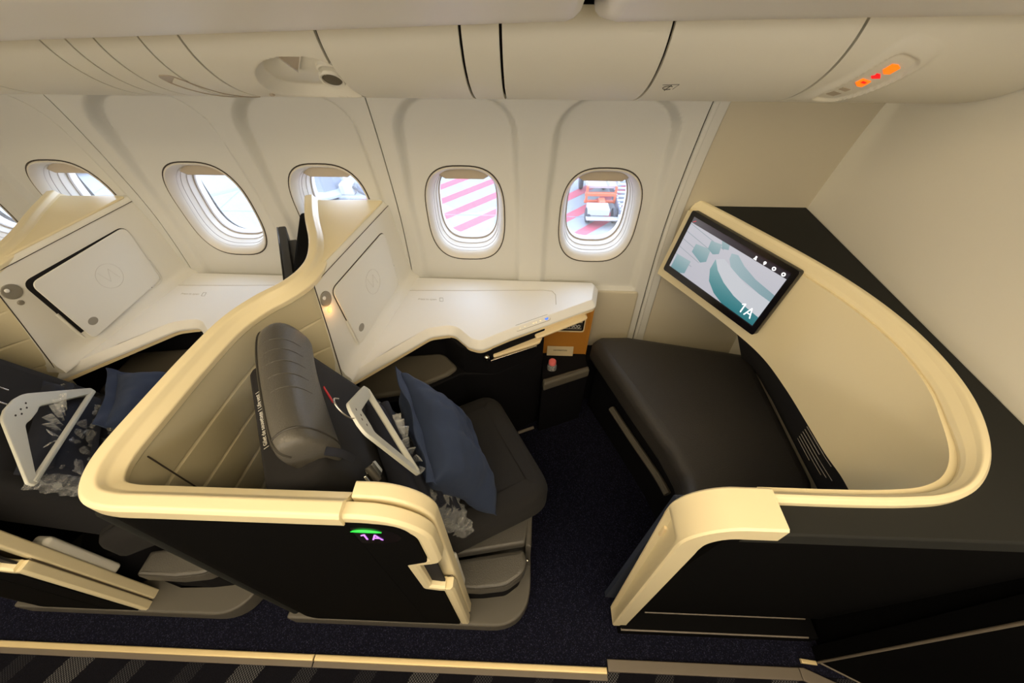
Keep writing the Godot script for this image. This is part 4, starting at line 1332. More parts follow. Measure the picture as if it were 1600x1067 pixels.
	for k in 12:
		var a := PI / 2 * k / 11.0
		post.append(Vector3(0.402 - 0.092 * sin(a), 1.1165 - 0.098 + 0.098 * cos(a), lerpf(-0.284, -0.288, k / 11.0)))
	post.append_array(P3([0.312, 0.985, -0.290, 0.314, 0.965, -0.290, 0.335, 0.60, -0.293, 0.362, 0.12, -0.297, 0.366, 0.06, -0.297]))
	var secs := []
	for k in post.size():
		var deep := 0.0 if k < 16 or k >= post.size() - 1 else 0.014
		var w := 0.0385 if k < 17 else lerpf(0.0385, 0.031, clampf((1.0 - post[k].y) / 0.9, 0, 1))
		secs.append(P2([-w, -0.04, -w, 0.002, -w + 0.004, 0.006, -w + 0.008, 0.006, -w + 0.013, 0.006 - deep, w - 0.013, 0.006 - deep, w - 0.008, 0.006, w - 0.004, 0.006, w, 0.002, w, -0.04]))
	var rows2 := []
	for k in post.size():
		var t := (post[mini(k + 1, post.size() - 1)] - post[maxi(k - 1, 0)]).normalized()
		var outw := Vector3(0, 0, 1).cross(t).normalized()
		if outw.x > 0.1 or outw.y < -0.1:
			outw = -outw
		var row := PackedVector3Array()
		for s in secs[k]:
			row.append(post[k] + Vector3(0, 0, 1) * s.x + outw * s.y)
		rows2.append(row)
	var po := part("end_post", MB.new().loft(rows2), "shell_cream", o, 35)
	part("channel_catch", slab(rounded(P2([0.318, -0.318, 0.330, -0.318, 0.330, -0.309, 0.318, -0.309]), 0.003), 0.88, 0.93, 0.003), "console_edge", po)


# ------------------------------------------------------------------ screens
func monitor(tl: Vector3, tr: Vector3, bl: Vector3, label: String, lit: bool) -> void:
	var right := (tr - tl).normalized()
	var up := (tl - bl)
	up = (up - right * up.dot(right)).normalized()
	var nrm := right.cross(up)                            # out of the screen
	var w := (tr - tl).length()
	var h := (tl - bl).length()
	var c := tl + right * w / 2 - up * h / 2
	var xf := Transform3D(Basis(right, nrm, -up), c)
	var o := thing("monitor", c - up * h / 2, label, "monitor", "suite monitors")
	part("housing", prism(MB.new(), rounded(rect(w, h), 0.010), bevel(-0.030, -0.002, 0.006, 2), xf), "black_side", o)
	part("bezel", prism(MB.new(), rounded(rect(w, h), 0.010), bevel(-0.003, 0.001, 0.001, 1), xf), "black_gloss", o)
	part("wall_mount", prism(MB.new(), rounded(rect(w * 0.7, h * 0.8), 0.02), bevel(-0.055, -0.028, 0.004, 2), xf), "black_side", o)
	if not lit:
		return
	var sw := w - 0.040
	var sh := h - 0.046
	var mb := MB.new()
	var off := nrm * 0.0018 + up * 0.006
	mb.grid([PackedVector3Array([c - right * sw / 2 + up * sh / 2 + off, c + right * sw / 2 + up * sh / 2 + off]), PackedVector3Array([c - right * sw / 2 - up * sh / 2 + off, c + right * sw / 2 - up * sh / 2 + off])])
	mb.grid([PackedVector3Array([c - right * sw / 2 + up * sh / 2 + off - nrm * 0.002, c - right * sw / 2 - up * sh / 2 + off - nrm * 0.002]), PackedVector3Array([c + right * sw / 2 + up * sh / 2 + off - nrm * 0.002, c + right * sw / 2 - up * sh / 2 + off - nrm * 0.002])])
	var s := part("screen", mb, "screen_glow", o, 20, false)
	words("seat_number", "1A", 0.046, Transform3D(Basis(right, up, nrm), c + right * (sw / 2 - 0.046) - up * (sh / 2 - 0.036) + nrm * 0.0028), "icon_white", s, "Droid Sans", 0.0006)
	for k in 4:                                           # menu icons
		var p := c + right * (sw / 2 - 0.118 + 0.034 * k) + up * (sh / 2 - 0.008) + nrm * 0.0022
		var b := Basis(right, nrm, -up)
		if k == 0:
			part("icon", prism(MB.new(), P2([-0.006, 0.006, -0.003, 0.0, -0.003, -0.006, 0.003, -0.006, 0.003, 0.0, 0.006, 0.006]), [[0, 0], [0, 0.0006]], Transform3D(b, p)), "icon_white", s)
		elif k == 1:
			part("icon", prism(MB.new(), P2([0.0, 0.007, -0.005, -0.001, -0.003, -0.006, 0.003, -0.006, 0.005, -0.001]), [[0, 0], [0, 0.0006]], Transform3D(b, p)), "icon_white", s)
		else:
			part("icon", MB.new().grid([ringed(ellipse(0.0065, 0.0065, 16), Transform3D(b, p), 0.0), ringed(ellipse(0.0065, 0.0065, 16), Transform3D(b, p), 0.0006), ringed(ellipse(0.003, 0.003, 16), Transform3D(b, p), 0.0006), ringed(ellipse(0.003, 0.003, 16), Transform3D(b, p), 0.0)], true, true), "icon_white", s)
	part("menu_mark", tube(MB.new(), PackedVector3Array([c - right * (sw / 2 - 0.006) + up * (sh / 2 - 0.012) + nrm * 0.0022, c - right * (sw / 2 - 0.016) + up * (sh / 2 - 0.004) + nrm * 0.0022]), 0.002, 5, 0.3), "sign_red", s)
	var l := AreaLight3D.new()
	l.name = "screen_light"
	l.area_size = Vector2(sw, sh)
	l.light_color = Color(0.86, 0.95, 1.0)
	l.light_energy = 0.012
	l.area_range = 6.0
	l.area_attenuation = 2.0
	l.shadow_enabled = true
	add_child(l)
	l.global_transform = Transform3D(Basis(right, up, nrm), c + nrm * 0.006)

func screens() -> void:
	monitor(Vector3(0.620, 1.112, -1.382), Vector3(0.837, 1.112, -1.005), Vector3(0.598, 0.871, -1.311), "lit seat monitor showing pale curved benches and a seat number, on the footwell shell", true)
	monitor(Vector3(-0.915, 1.070, -1.285), Vector3(-0.742, 1.070, -0.955), Vector3(-0.938, 0.82, -1.27), "black monitor seen edge-on in the hollow behind the left suite shell, below the third window", false)
	var po := thing("monitor_bracket", Vector3(-0.8, 0.8, -1.15), "dark grey monitor backing panel in the hollow of the cream shell rim", "panel")
	part("body", slab(rounded(P2([-0.880, -1.400, -0.835, -1.405, -0.735, -1.20, -0.703, -1.05, -0.742, -1.0, -0.775, -1.10]), [0.02, 0.02, 0.05, 0.03, 0.02, 0.05]), 0.78, 1.066, 0.012), "shell_dark", po)


# ------------------------------------------------------------------ footrest
func ottoman() -> void:
	var o := thing("footrest", Vector3(0.7, 0.0, -0.9), "large dark leather footrest bench filling the cream footwell below the lit monitor", "footrest")
	var plan := P2([0.328, -1.30, 0.375, -1.338, 0.50, -1.345, 1.04, -1.245, 1.036, -0.64, 0.96, -0.40, 0.60, -0.37, 0.535, -0.50, 0.585, -0.63, 0.548, -0.76, 0.455, -0.985])
	var rp := rounded(plan, [0.03, 0.03, 0.04, 0.05, 0.05, 0.1, 0.06, 0.08, 0.10, 0.15, 0.2], 7)
	part("cushion", prism(MB.new(), rp, [[0.012, 0.375], [0.003, 0.380], [0.0, 0.392], [0.0, 0.452], [0.003, 0.468], [0.010, 0.482], [0.021, 0.493], [0.034, 0.4985], [0.046, 0.5005]]), "leather_dark", o, 60)
	part("base", prism(MB.new(), rp, [[0.045, 0.004], [0.045, 0.385]]), "body_dark", o)
	part("base_trim", tube(MB.new(), spline(P3([0.435, 0.255, -1.085, 0.50, 0.255, -0.93, 0.575, 0.255, -0.76, 0.602, 0.255, -0.68]), 4), 0.016, 8), "pad_dark", o)


# ------------------------------------------------------------------ seats
const SO := Vector3(-0.51, 0, -0.525)                    # seat frame: x forward of the sitter, y up, z to the aisle
func seat_basis() -> Basis:
	var w := Vector3(0.53, 0, 0.85).normalized()
	var f := Vector3(w.z, 0, -w.x)
	return Basis(f, Vector3.UP, w)

func back_xf(h := 0.0) -> Transform3D:                    # plan (across, up the back), height out of its face
	var b := seat_basis()
	var n := b * Vector3(0.9356, 0.353, 0)
	var u := b * Vector3(-0.353, 0.9356, 0)
	return Transform3D(Basis(b.z, n, u), SO + b * Vector3(0.22, 0.50, 0) + n * h)

func seats() -> void:
	var o := thing("seat", Vector3(-0.3, 0.0, -0.6), "dark fabric seat with grey leather headrest, holding the propped navy pillow, in the middle suite", "seat", "business seats")
	var fr := Transform3D(seat_basis(), SO)
	var bx := back_xf()
	# backrest
	var bp := rounded(P2([-0.255, -0.02, 0.22, -0.02, 0.21, 0.30, 0.195, 0.60, -0.235, 0.60, -0.25, 0.30]), [0.02, 0.02, 0.2, 0.05, 0.05, 0.2], 6)
	part("backrest", prism(MB.new(), bp, [[0.012, -0.140], [0.004, -0.135], [0.0, -0.125], [0.0, -0.03], [0.006, -0.012], [0.018, -0.003], [0.04, 0.0]], bx), "seat_fabric", o, 50)
	words("printed_strip", "| Gilet de sauvetage | Life vest |", 0.0125, Transform3D(Basis(-bx.basis.x, -bx.basis.y, bx.basis.z), bx * Vector3(-0.03, -0.118, 0.6006)), "white_print", o)
	part("red_tab", prism(MB.new(), rounded(P2([-0.098, 0.512, -0.088, 0.514, -0.044, 0.492, -0.051, 0.486]), 0.002), [[0, -0.001], [0, 0.0025]], bx), "red_tab", o)
	# headrest bolster over the top of the back
	var rows := []
	var pipe := PackedVector3Array()
	for r in 41:
		var q := r / 40.0 * 2.0 - 1.0
		var w := -0.040 + 0.205 * sin(q * 1.45) / sin(1.45)
		var k: float = pow(maxf(0.0, 1.0 - pow(absf(q), 9.0)), 0.5)
		var row := PackedVector3Array()
		var lift := (0.018 if q < 0.0 else 0.004) * q * q
		for j in 28:
			var a := TAU * j / 28.0
			var c := cos(a)
			var s := sin(a)
			var ss := 0.605 + (0.080 + 0.004 * q) * signf(s) * pow(absf(s), 0.75) * maxf(k, 0.25) - 0.012 * q * q
			var hh := -0.024 + lift + 0.045 * signf(c) * pow(absf(c), 0.8) * maxf(k, 0.12)
			row.append(bx * Vector3(w, hh, ss))
			if j == 9 and absf(q) < 0.97:
				pipe.append(bx * Vector3(w, hh, ss + 0.001))
		rows.append(row)
	var hr := part("headrest", MB.new().loft(rows), "leather", o, 60)
	part("piping", tube(MB.new(), pipe, 0.0026, 6), "piping", hr)
	var sp := PackedVector3Array()
	for j in 29:
		sp.append(rows[33][j % 28])
	part("end_seam", tube(MB.new(), sp, 0.0024, 6), "piping", hr)
	for k in 5:                                           # gathers in the leather
		var cr := PackedVector3Array()
		for j in 8:
			cr.append((rows[11 + 3 * k][j % 28] as Vector3).lerp(rows[12 + 3 * k][(j + 1) % 28], 0.1 * j))
		part("crease", tube(MB.new(), cr, [0.0004, 0.0015, 0.002, 0.0022, 0.002, 0.0016, 0.001, 0.0004], 6), "leather", hr, 60)
	# cushion and its dark box
	var cp := rounded(P2([0.08, -0.235, 0.595, -0.20, 0.575, 0.30, 0.08, 0.26]), [0.03, 0.09, 0.09, 0.03], 8)
	part("cushion", prism(MB.new(), cp, [[0.014, 0.345], [0.004, 0.352], [0.0, 0.366], [0.0, 0.44], [0.005, 0.462], [0.018, 0.482], [0.04, 0.494], [0.08, 0.502]], fr), "seat_cushion", o, 60)
	part("seat_box", slab(rounded(P2([-0.05, -0.20, 0.48, -0.17, 0.46, 0.24, -0.05, 0.22]), 0.03), 0.090, 0.35, 0.01, fr), "body_dark", o)
	# aisle armrest: a rear pad and a rounded front pad on a post
	part("armrest_pad", slab(rounded(P2([-0.245, -0.400, 0.030, -0.452, 0.050, -0.565, -0.02, -0.545]), [0.01, 0.012, 0.012, 0.05]), 0.285, 0.335, 0.010), "leather", o)
	var ap := rounded(P2([-0.260, -0.388, 0.024, -0.440, 0.040, -0.405, 0.030, -0.365, -0.03, -0.322, -0.12, -0.310, -0.260, -0.312]), [0.01, 0.012, 0.03, 0.06, 0.08, 0.08, 0.01], 7)
	var arm := part("armrest_pad", slab(ap, 0.235, 0.310, 0.014), "leather", o)
	part("piping", sweep(MB.new(), ringed(inset(ap, 0.004), Transform3D(), 0.304), ellipse(0.0022, 0.0022, 6), Vector3.UP, true), "piping", arm)
	part("armrest_base", prism(MB.new(), ap, [[0.018, 0.09], [0.018, 0.24]]), "body_dark", o)
	part("armrest_post", slab(rounded(P2([0.034, -0.57, 0.056, -0.565, 0.052, -0.44, 0.032, -0.445]), 0.005), 0.10, 0.335, 0.006), "plate_grey", o)
	part("post_stud", lathe(MB.new(), P2([0.006, 0.0, 0.006, 0.006, 0.003, 0.008]), Transform3D(Basis(Vector3.UP, Vector3.RIGHT, Vector3.BACK), Vector3(0.036, 0.27, -0.415)), 14), "chrome", o)
	var n := o.duplicate()
	n.name = "seat"
	add_child(n, true)
	n.position.x += PITCH_X
	tag(n, "dark fabric seat at the far left edge, under the flat grey hanger", "seat", "business seats")
	# seat belt on the middle seat
	var be := thing("seat_belt", bx * Vector3(0.17, 0.02, 0.45), "chrome seat belt buckle and navy strap below the grey headrest", "seat belt")
	var s0 := spline(PackedVector3Array([bx * Vector3(0.165, 0.012, 0.60), bx * Vector3(0.172, 0.028, 0.565), bx * Vector3(0.176, 0.030, 0.53)]), 5)
	part("strap", tube(MB.new(), s0, 0.009, 10, 0.25), "navy_dark", be, 60)
	var tr := Transform3D(bx.basis * Basis(Vector3.UP, 0.75), bx * Vector3(0.198, 0.034, 0.475))
	part("buckle", prism(MB.new(), rounded(P2([-0.018, -0.026, 0.018, -0.026, 0.02, 0.02, -0.02, 0.02]), 0.005), bevel(-0.006, 0.006, 0.003, 2), tr), "chrome", be)
	part("buckle_flap", prism(MB.new(), rounded(P2([-0.015, -0.045, 0.015, -0.045, 0.017, -0.026, -0.017, -0.026]), 0.004), bevel(-0.004, 0.004, 0.002, 2), tr), "hanger_grey", be)
	part("tongue", prism(MB.new(), rounded(P2([-0.012, 0.02, 0.012, 0.02, 0.014, 0.05, -0.014, 0.05]), 0.003), bevel(-0.003, 0.003, 0.0015, 2), tr), "chrome", be)
	part("spring_roll", lathe(MB.new(), P2([0.007, -0.02, 0.0085, -0.017, 0.0085, 0.017, 0.007, 0.02]), Transform3D(tr.basis * Basis(Vector3(0, 0, 1), Vector3(1, 0, 0), Vector3(0, 1, 0)), tr * Vector3(-0.004, 0.012, 0.034)), 14), "piping", be)


# ------------------------------------------------------------------ pillow, blanket, hanger
func hanger(o: Node3D, p: Array, xf: Transform3D, mark: bool) -> void:      # hub, arm ends, hub width
	var hub := Vector2(p[0], p[1])
	var a := Vector2(p[2], p[3])
	var b := Vector2(p[4], p[5])
	var t3 := func(q: Vector2, h := 0.0) -> Vector3: return xf * Vector3(q.x, h, q.y)
	var mid := (a + b) / 2.0
	var out := (hub - mid).normalized()
	var ax := (b - a).normalized()
	var hw: float = p[6]
	var lo := rounded(PackedVector2Array([a + out * 0.010 - ax * 0.006, hub - ax * hw * 1.2 + out * 0.006, hub - ax * hw * 0.5 + out * 0.014, hub + ax * hw * 0.5 + out * 0.014, hub + ax * hw * 1.2 + out * 0.006, b + out * 0.010 + ax * 0.006, b - out * 0.008 + ax * 0.004, a - out * 0.008 - ax * 0.004]), [0.008, 0.07, 0.02, 0.02, 0.07, 0.008, 0.006, 0.006], 6)
	var m1 := hub - out * 0.040
	var li := rounded(PackedVector2Array([a + ax * 0.026 + out * 0.006, m1 - ax * hw * 0.9, m1 - ax * hw * 0.4 - out * 0.004, m1 + ax * hw * 0.4 - out * 0.004, m1 + ax * hw * 0.9, b - ax * 0.026 + out * 0.006, b - ax * 0.022 + out * 0.004, a + ax * 0.022 + out * 0.004]), [0.006, 0.05, 0.02, 0.02, 0.05, 0.006, 0.002, 0.002], 6)
	var rows := []
	for e in [[0, -0.004], [0, 0.003], [0.0015, 0.0045], [1, 0.0045], [2, 0.003], [2, -0.004]]:
		var row := PackedVector3Array()
		for k in lo.size():
			var c := lo[k] if e[0] == 0 else (lo[k].lerp(li[k], 0.06) if e[0] < 1 else (lo[k].lerp(li[k], 0.94) if e[0] == 1 else li[k]))
			row.append(t3.call(c, e[1]))
		rows.append(row)
	part("shoulder", MB.new().grid(rows, true, true), "hanger_grey", o, 40)
	part("trouser_bar", tube(MB.new(), PackedVector3Array([t3.call(a + ax * 0.004), t3.call(a.lerp(b, 0.5)), t3.call(b - ax * 0.004)]), 0.0078, 8, 0.75), "hanger_grey", o)
	var hk := [hub + out * 0.010, hub + out * 0.034 + ax * 0.004, hub + out * 0.054 - ax * 0.004, hub + out * 0.064 - ax * 0.022, hub + out * 0.056 - ax * 0.040, hub + out * 0.034 - ax * 0.046]
	var hp := PackedVector3Array()
	for q in hk:
		hp.append(t3.call(q))
	part("hook", tube(MB.new(), spline(hp, 5), 0.0019, 8), "chrome", o, 60)
	for k in (4 if mark else 5):
		var c := hub - out * (0.012 + 0.008 * (k % 2)) + ax * (-0.026 + 0.0135 * k)
		part("embossed_mark", prism(MB.new(), moved2(rounded(rect(0.007, 0.004), 0.0015), c), [[0, 0.003], [0, 0.0046]], xf), "ink", o)

func bedding() -> void:
	var b := seat_basis()
	var bx := back_xf()
	# pillow propped against the back
	var n := Vector3(0.90, 0.42, 0.08).normalized()
	var up := Vector3(-0.42, 0.90, -0.10)
	up = (up - n * up.dot(n)).normalized()
	var px := Transform3D(Basis(b * up.cross(n).normalized() * -1.0, b * n, b * up), SO + b * Vector3(0.300, 0.668, 0.045))
	pillow("navy pillow with loose pillowcase flap propped upright on the middle seat", px, 0.43, 0.37, 0.165, 3)
	var n2 := Vector3(0.80, 0.58, -0.2).normalized()
	var up2 := Vector3(-0.5, 0.8, -0.1)
	up2 = (up2 - n2 * up2.dot(n2)).normalized()
	pillow("blue pillow mostly hidden behind the cream shell rim, on the far left seat", Transform3D(Basis(b * up2.cross(n2).normalized() * -1.0, b * n2, b * up2), SO + b * Vector3(0.33, 0.61, -0.10) + Vector3(PITCH_X, 0, 0)), 0.36, 0.30, 0.15, 7)
	# folded blanket and clear bag against the back
	pack(Vector3.ZERO, "folded dark blanket in a crackled clear plastic bag, between the hanger and the propped pillow", 0.155, 0.09, 0.235, 31)
	pack(Vector3(PITCH_X, 0, 0), "folded dark blanket in a shiny clear bag under the hanger on the far left seat", 0.15, 0.03, 0.20, 47)
	var h1 := thing("hanger", bx * Vector3(0.04, 0.06, 0.45), "pale grey plastic coat hanger with hook leaning on the middle seat, beside the propped pillow", "hanger", "coat hangers")
	hanger(h1, [0.125, 0.577, -0.035, 0.472, 0.203, 0.364, 0.034], back_xf(0.088), true)
	var h2 := thing("hanger", bx * Vector3(0.0, 0.06, 0.36) + Vector3(PITCH_X, 0, 0), "pale grey plastic coat hanger lying flat on the far left seat", "hanger", "coat hangers")
	var sx := back_xf(0.09)
	sx.origin.x += PITCH_X
	hanger(h2, [0.045, 0.415, -0.118, 0.250, 0.270, 0.335, 0.045], sx, false)

func pillow(label: String, xf: Transform3D, w: float, d: float, h: float, sd: int) -> void:
	var o := thing("pillow", xf.origin - Vector3(0, d / 2, 0), label, "pillow", "navy pillows")
	part("filling", puff(MB.new(), w, d, h, xf, 40, 2.6, 0.10, 0.034, sd), "navy_cloth", o, 75)
	# flat flange of the pillowcase along the upper and aisle edges
	var rows := []
	var r := RandomNumberGenerator.new()
	r.seed = sd
	for k in 33:
		var q := k / 32.0
		var u := lerpf(-1.0, 1.0, q)
		var edge := Vector3(u * w / 2 * (1 - 0.10 * (1 - 1) * u * u), 0, d / 2 * (1 - 0.10 * (1 - u * u)))
		var row := PackedVector3Array()
		for e in [[-0.012, 0.002], [0.012, 0.004 + 0.004 * sin(u * 9)], [0.026, 0.006 * sin(u * 7 + sd)], [0.026, 0.006 * sin(u * 7 + sd) - 0.003], [0.012, 0.001 + 0.004 * sin(u * 9)], [-0.012, -0.003]]:
			row.append(xf * (edge + Vector3(0, e[1], e[0])))
		rows.append(row)
	part("flange", MB.new().loft(rows), "navy_cloth", o, 60)

func pack(d: Vector3, label: String, fx: float, wx: float, y: float, sd: int) -> void:
	var bx := back_xf()
	bx.origin += d
	var xf := Transform3D(bx.basis, bx * Vector3(wx, 0.040, y))
	var o := thing("bedding_pack", xf.origin - Vector3(0, 0.15, 0), label, "blanket", "bagged blankets")
	part("blanket", puff(MB.new(), 0.36, 0.30, 0.07, xf, 24, 6.0, 0.03, 0.012, sd), "navy_dark", o, 70)
	for k in 3:
		var z := -0.10 + 0.10 * k
		part("fold", tube(MB.new(), PackedVector3Array([xf * Vector3(-0.165, 0.030, z), xf * Vector3(0, 0.036, z + 0.012), xf * Vector3(0.165, 0.030, z)]), 0.012, 8, 0.6), "navy_dark", o, 60)
	var mb := MB.new()
	var no := FastNoiseLite.new()
	no.seed = sd + 5
	no.frequency = 22.0
	no.fractal_octaves = 2
	no.noise_type = FastNoiseLite.TYPE_CELLULAR
	no.cellular_return_type = FastNoiseLite.RETURN_DISTANCE2_SUB
	var rows := []
	var nn := 56
	for side in 2:
		for r in nn + 1:
			var v := (2.0 * r / nn - 1.0) * (1.0 if side == 0 else -1.0)
			var row := PackedVector3Array()
			for c in nn + 1:
				var u := 2.0 * c / nn - 1.0
				var th := 0.052 * sqrt(maxf(0, 1 - pow(absf(u), 5))) * sqrt(maxf(0, 1 - pow(absf(v), 5)))
				var x := u * 0.185 + 0.015
				var z := v * 0.165 - 0.05
				var k := no.get_noise_2d(x + 3.0, z) * 0.030
				row.append(xf * Vector3(x, (th + 0.004 + k) * (1.0 if side == 0 else -1.0) - (0.0 if side == 0 else 0.0), z))
			rows.append(row)
	mb.grid(rows, false, true)
	part("plastic_bag", mb, "film", o, 25)
	var tuft := MB.new()                                   # gathered mouth of the bag
	for k in 7:
		var a := -0.9 + 0.3 * k
		var base := Vector3(0.02 + 0.02 * k - 0.06, 0.04, 0.10)
		var tip := base + Vector3(sin(a) * 0.05, 0.02 + 0.006 * (k % 3), cos(a) * 0.05)
		tube(tuft, PackedVector3Array([xf * base, xf * base.lerp(tip, 0.5) + Vector3(0, 0.004, 0), xf * tip]), [0.004, 0.009, 0.012], 6, 0.18)
	part("bag_mouth", tuft, "film", o, 20)


# ------------------------------------------------------------------ the apron outside
const GY := -4.8
func outside() -> void:
	var gr := structure("ground")
	part("apron", slab(P2([-70, -90, 70, -90, 70, -1.9, -70, -1.9]), GY - 0.2, GY), "apron", gr)
	var a := Vector2(1, -1).normalized()
	var nn := Vector2(1, 1).normalized()
	for k in 14:                                          # slanting red bands painted on the concrete
		var off := -13.55 + 0.955 * k
		var c := nn * off
		var s0 := 3.0
		var s1 := 22.0
		var p := PackedVector2Array()
		for q in [[s0, 0.0], [s1, 0.0], [s1, 0.37], [s0, 0.37]]:
			var w: Vector2 = c + a * q[0] + nn * q[1]
			p.append(Vector2(w.x, w.y))
		# bands only ahead of the left-hand edge of the hatched area
		p = Geometry2D.intersect_polygons(p, P2([-8.6, -2.2, 12.0, -2.2, 12.0, -24.0, -8.6, -24.0]))[0] if Geometry2D.intersect_polygons(p, P2([-8.6, -2.2, 12.0, -2.2, 12.0, -24.0, -8.6, -24.0])).size() else PackedVector2Array()
		if p.size() > 2:
			part("red_stripe", prism(MB.new(), p, [[0, GY], [0, GY + 0.004]]), "stripe_red", gr)
	for q in [[-40, -12.25, 20, -12.3], [-40, -6.0, 20, -6.05], [-40, -18.5, 20, -18.5]]:
		part("concrete_joint", tube(MB.new(), P3([q[0], GY + 0.004, q[1], q[2], GY + 0.004, q[3]]), 0.02, 4, 0.3), "joint_grey", gr)
	for x in [-16.0, -10.75, -1.15, 4.6]:
		part("concrete_joint", tube(MB.new(), P3([x, GY + 0.004, -24.0, x + 0.35, GY + 0.004, -2.2]), 0.02, 4, 0.3), "joint_grey", gr)
	part("grey_shade_patch", prism(MB.new(), P2([-11.6, -13.1, -9.4, -14.9, -9.3, -15.3, -11.9, -13.2]), [[0, GY], [0, GY + 0.003]]), "joint_grey", gr)  # flat grey shade patch laid on the concrete
	# loading cart with orange bar and pale bed
	var ca := thing("ground_cart", Vector3(2.7, GY, -12.5), "pale ground cart with orange front bar on the striped apron", "cart")
	ca.position = Vector3(2.7, GY, -13.3)
	part("bed", slab(P2([2.0, -15.6, 3.35, -15.6, 3.3, -13.35, 2.1, -13.35]), GY + 0.85, GY + 0.95, 0.02), "cart_grey", ca)
	for x in [2.05, 2.9, 3.3]:
		part("bed_rail", slab(P2([x, -15.6, x + 0.07, -15.6, x + 0.07, -13.35, x, -13.35]), GY + 0.95, GY + 1.06, 0.01), "cart_white", ca)
	part("front_bar", slab(P2([2.05, -13.36, 3.3, -13.36, 3.3, -13.26, 2.05, -13.26]), GY + 0.62, GY + 0.74, 0.02), "cart_orange", ca)
	part("front_bar", slab(P2([2.05, -13.36, 3.3, -13.36, 3.3, -13.28, 2.05, -13.28]), GY + 0.38, GY + 0.47, 0.02), "cart_orange", ca)
	for x in [2.08, 3.22]:
		part("bar_post", slab(P2([x, -13.36, x + 0.08, -13.36, x + 0.08, -13.27, x, -13.27]), GY + 0.38, GY + 0.95, 0.01), "cart_orange", ca)
	part("coupling", slab(P2([2.6, -13.3, 2.85, -13.3, 2.85, -13.0, 2.6, -13.0]), GY + 0.35, GY + 0.58, 0.03), "sign_red_matt" if M.has("sign_red_matt") else "cart_orange", ca)
	part("engine_box", slab(P2([2.1, -13.0, 2.95, -13.0, 2.95, -12.55, 2.1, -12.55]), GY + 0.30, GY + 0.55, 0.04), "cart_white", ca)
	part("step_plate", slab(P2([2.05, -12.55, 3.35, -12.55, 3.35, -12.35, 2.05, -12.35]), GY + 0.24, GY + 0.30, 0.02), "cart_white", ca)
	for q in [[2.15, -12.75], [3.2, -12.75], [2.15, -15.2], [3.2, -15.2]]:
		part("wheel", lathe(MB.new(), P2([0.12, -0.08, 0.22, -0.08, 0.24, -0.05, 0.24, 0.05, 0.22, 0.08, 0.12, 0.08]), Transform3D(Basis(Vector3.UP, Vector3.RIGHT, Vector3.FORWARD), Vector3(q[0], GY + 0.24, q[1])), 20), "tyre", ca)
	# boarding stairs
	var bs := thing("boarding_stairs", Vector3(3.75, GY, -13.6), "grey boarding stairs with many treads beside the cart, at the right of the front window", "stairs")
	part("side_rail", slab(P2([3.36, -15.6, 3.44, -15.6, 3.44, -12.3, 3.36, -12.3]), GY + 0.25, GY + 0.55, 0.02), "stairs_dark", bs)
	part("side_rail", slab(P2([4.4, -15.6, 4.5, -15.6, 4.5, -12.3, 4.4, -12.3]), GY + 0.25, GY + 0.55, 0.02), "stairs_dark", bs)
	for k in 16:
		part("tread", slab(P2([3.45, -12.62 - 0.19 * k, 4.4, -12.62 - 0.19 * k, 4.4, -12.50 - 0.19 * k, 3.45, -12.50 - 0.19 * k]), GY + 0.30 + 0.05 * k, GY + 0.34 + 0.05 * k, 0.01), "stairs_grey", bs)
	for k in 14:
		part("rivet_plate", slab(P2([3.37, -12.55 - 0.2 * k, 3.43, -12.55 - 0.2 * k, 3.43, -12.45 - 0.2 * k, 3.37, -12.45 - 0.2 * k]), GY + 0.55, GY + 0.60, 0.01), "stairs_grey", bs)
	part("foot_block", slab(P2([3.34, -12.3, 4.2, -12.3, 4.2, -11.95, 3.34, -11.95]), GY + 0.02, GY + 0.42, 0.03), "cart_white", bs)
	for q in [[3.42, -12.6], [4.4, -12.6], [3.42, -15.3], [4.4, -15.3]]:
		part("wheel", lathe(MB.new(), P2([0.06, -0.06, 0.13, -0.06, 0.15, -0.03, 0.15, 0.03, 0.13, 0.06, 0.06, 0.06]), Transform3D(Basis(Vector3.UP, Vector3.RIGHT, Vector3.FORWARD), Vector3(q[0], GY + 0.15, q[1])), 18), "tyre", bs)
	ca.scale.x = 0.82
	ca.position = Vector3(2.5, GY, -12.55)
	bs.position += Vector3(-0.36, 0, 0.55)
	# covered machine on the stripes behind the left shell
	var gv := thing("covered_machine", Vector3(-7.4, GY, -13.9), "grey covered ground machine with a skirted base, seen through the window above the left shell", "machine")
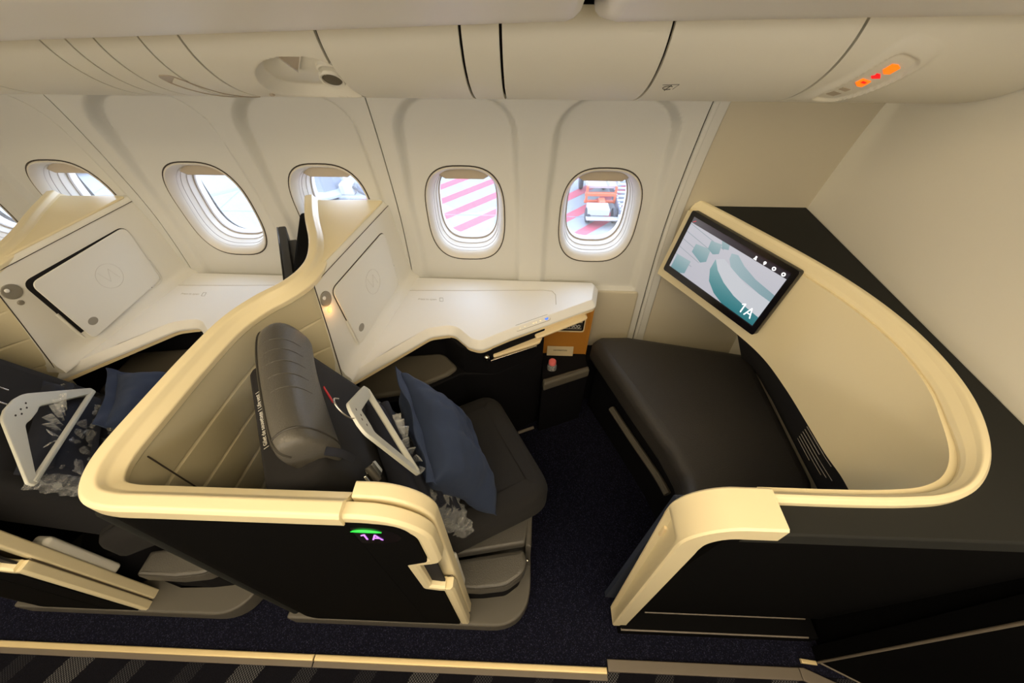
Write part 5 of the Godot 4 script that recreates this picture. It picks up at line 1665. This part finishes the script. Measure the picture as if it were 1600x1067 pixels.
	part("cover", lathe(MB.new(), P2([0.66, 0.25, 0.62, 0.5, 0.56, 1.3, 0.50, 1.55, 0.3, 1.62]), Transform3D(Basis(), Vector3(-7.3, GY, -13.9)), 10), "vehicle_grey", gv, 30)
	part("skirt", lathe(MB.new(), P2([0.85, 0.06, 0.92, 0.08, 0.92, 0.16, 0.70, 0.24, 0.60, 0.26]), Transform3D(Basis(), Vector3(-7.3, GY, -13.9)), 28), "stairs_grey", gv)
	part("base", lathe(MB.new(), P2([0.7, 0.0, 0.7, 0.07]), Transform3D(Basis(), Vector3(-7.3, GY, -13.9)), 20), "tyre", gv)
	var gp := thing("pump_unit", Vector3(-6.3, GY, -13.5), "small pale pump with hoses beside the covered machine outside", "machine")
	part("body", slab(rounded(P2([-6.6, -13.7, -6.1, -13.7, -6.1, -13.35, -6.6, -13.35]), 0.05), GY + 0.1, GY + 0.5, 0.05), "cart_white", gp)
	part("motor", lathe(MB.new(), P2([0.1, 0.0, 0.14, 0.03, 0.14, 0.4, 0.08, 0.46]), Transform3D(Basis(), Vector3(-5.9, GY + 0.1, -13.6)), 18), "vehicle_grey", gp)
	part("foot", slab(P2([-6.7, -13.75, -5.7, -13.75, -5.7, -13.3, -6.7, -13.3]), GY, GY + 0.11, 0.02), "stairs_grey", gp)
	part("hose", tube(MB.new(), spline(P3([-6.1, GY + 0.4, -13.4, -5.7, GY + 0.25, -13.2, -5.3, GY + 0.06, -13.3, -4.9, GY + 0.05, -13.1]), 6), 0.04, 8), "tyre", gp)
	# long pale pipe rack far back at the left
	var pr := thing("pale_pipe", Vector3(-18, GY, -15.5), "long pale pipe lying on the apron beyond the leftmost window", "pipe")
	part("pipe", tube(MB.new(), P3([-20.5, GY + 0.35, -13.8, -18, GY + 0.35, -15.0, -15.5, GY + 0.35, -16.2]), 0.28, 20), "cart_white", pr)
	for x in [[-19.5, -14.28], [-16.5, -15.72]]:
		part("saddle", slab(P2([x[0] - 0.2, x[1] - 0.35, x[0] + 0.2, x[1] - 0.35, x[0] + 0.2, x[1] + 0.35, x[0] - 0.2, x[1] + 0.35]), GY, GY + 0.2, 0.02), "joint_grey", pr)
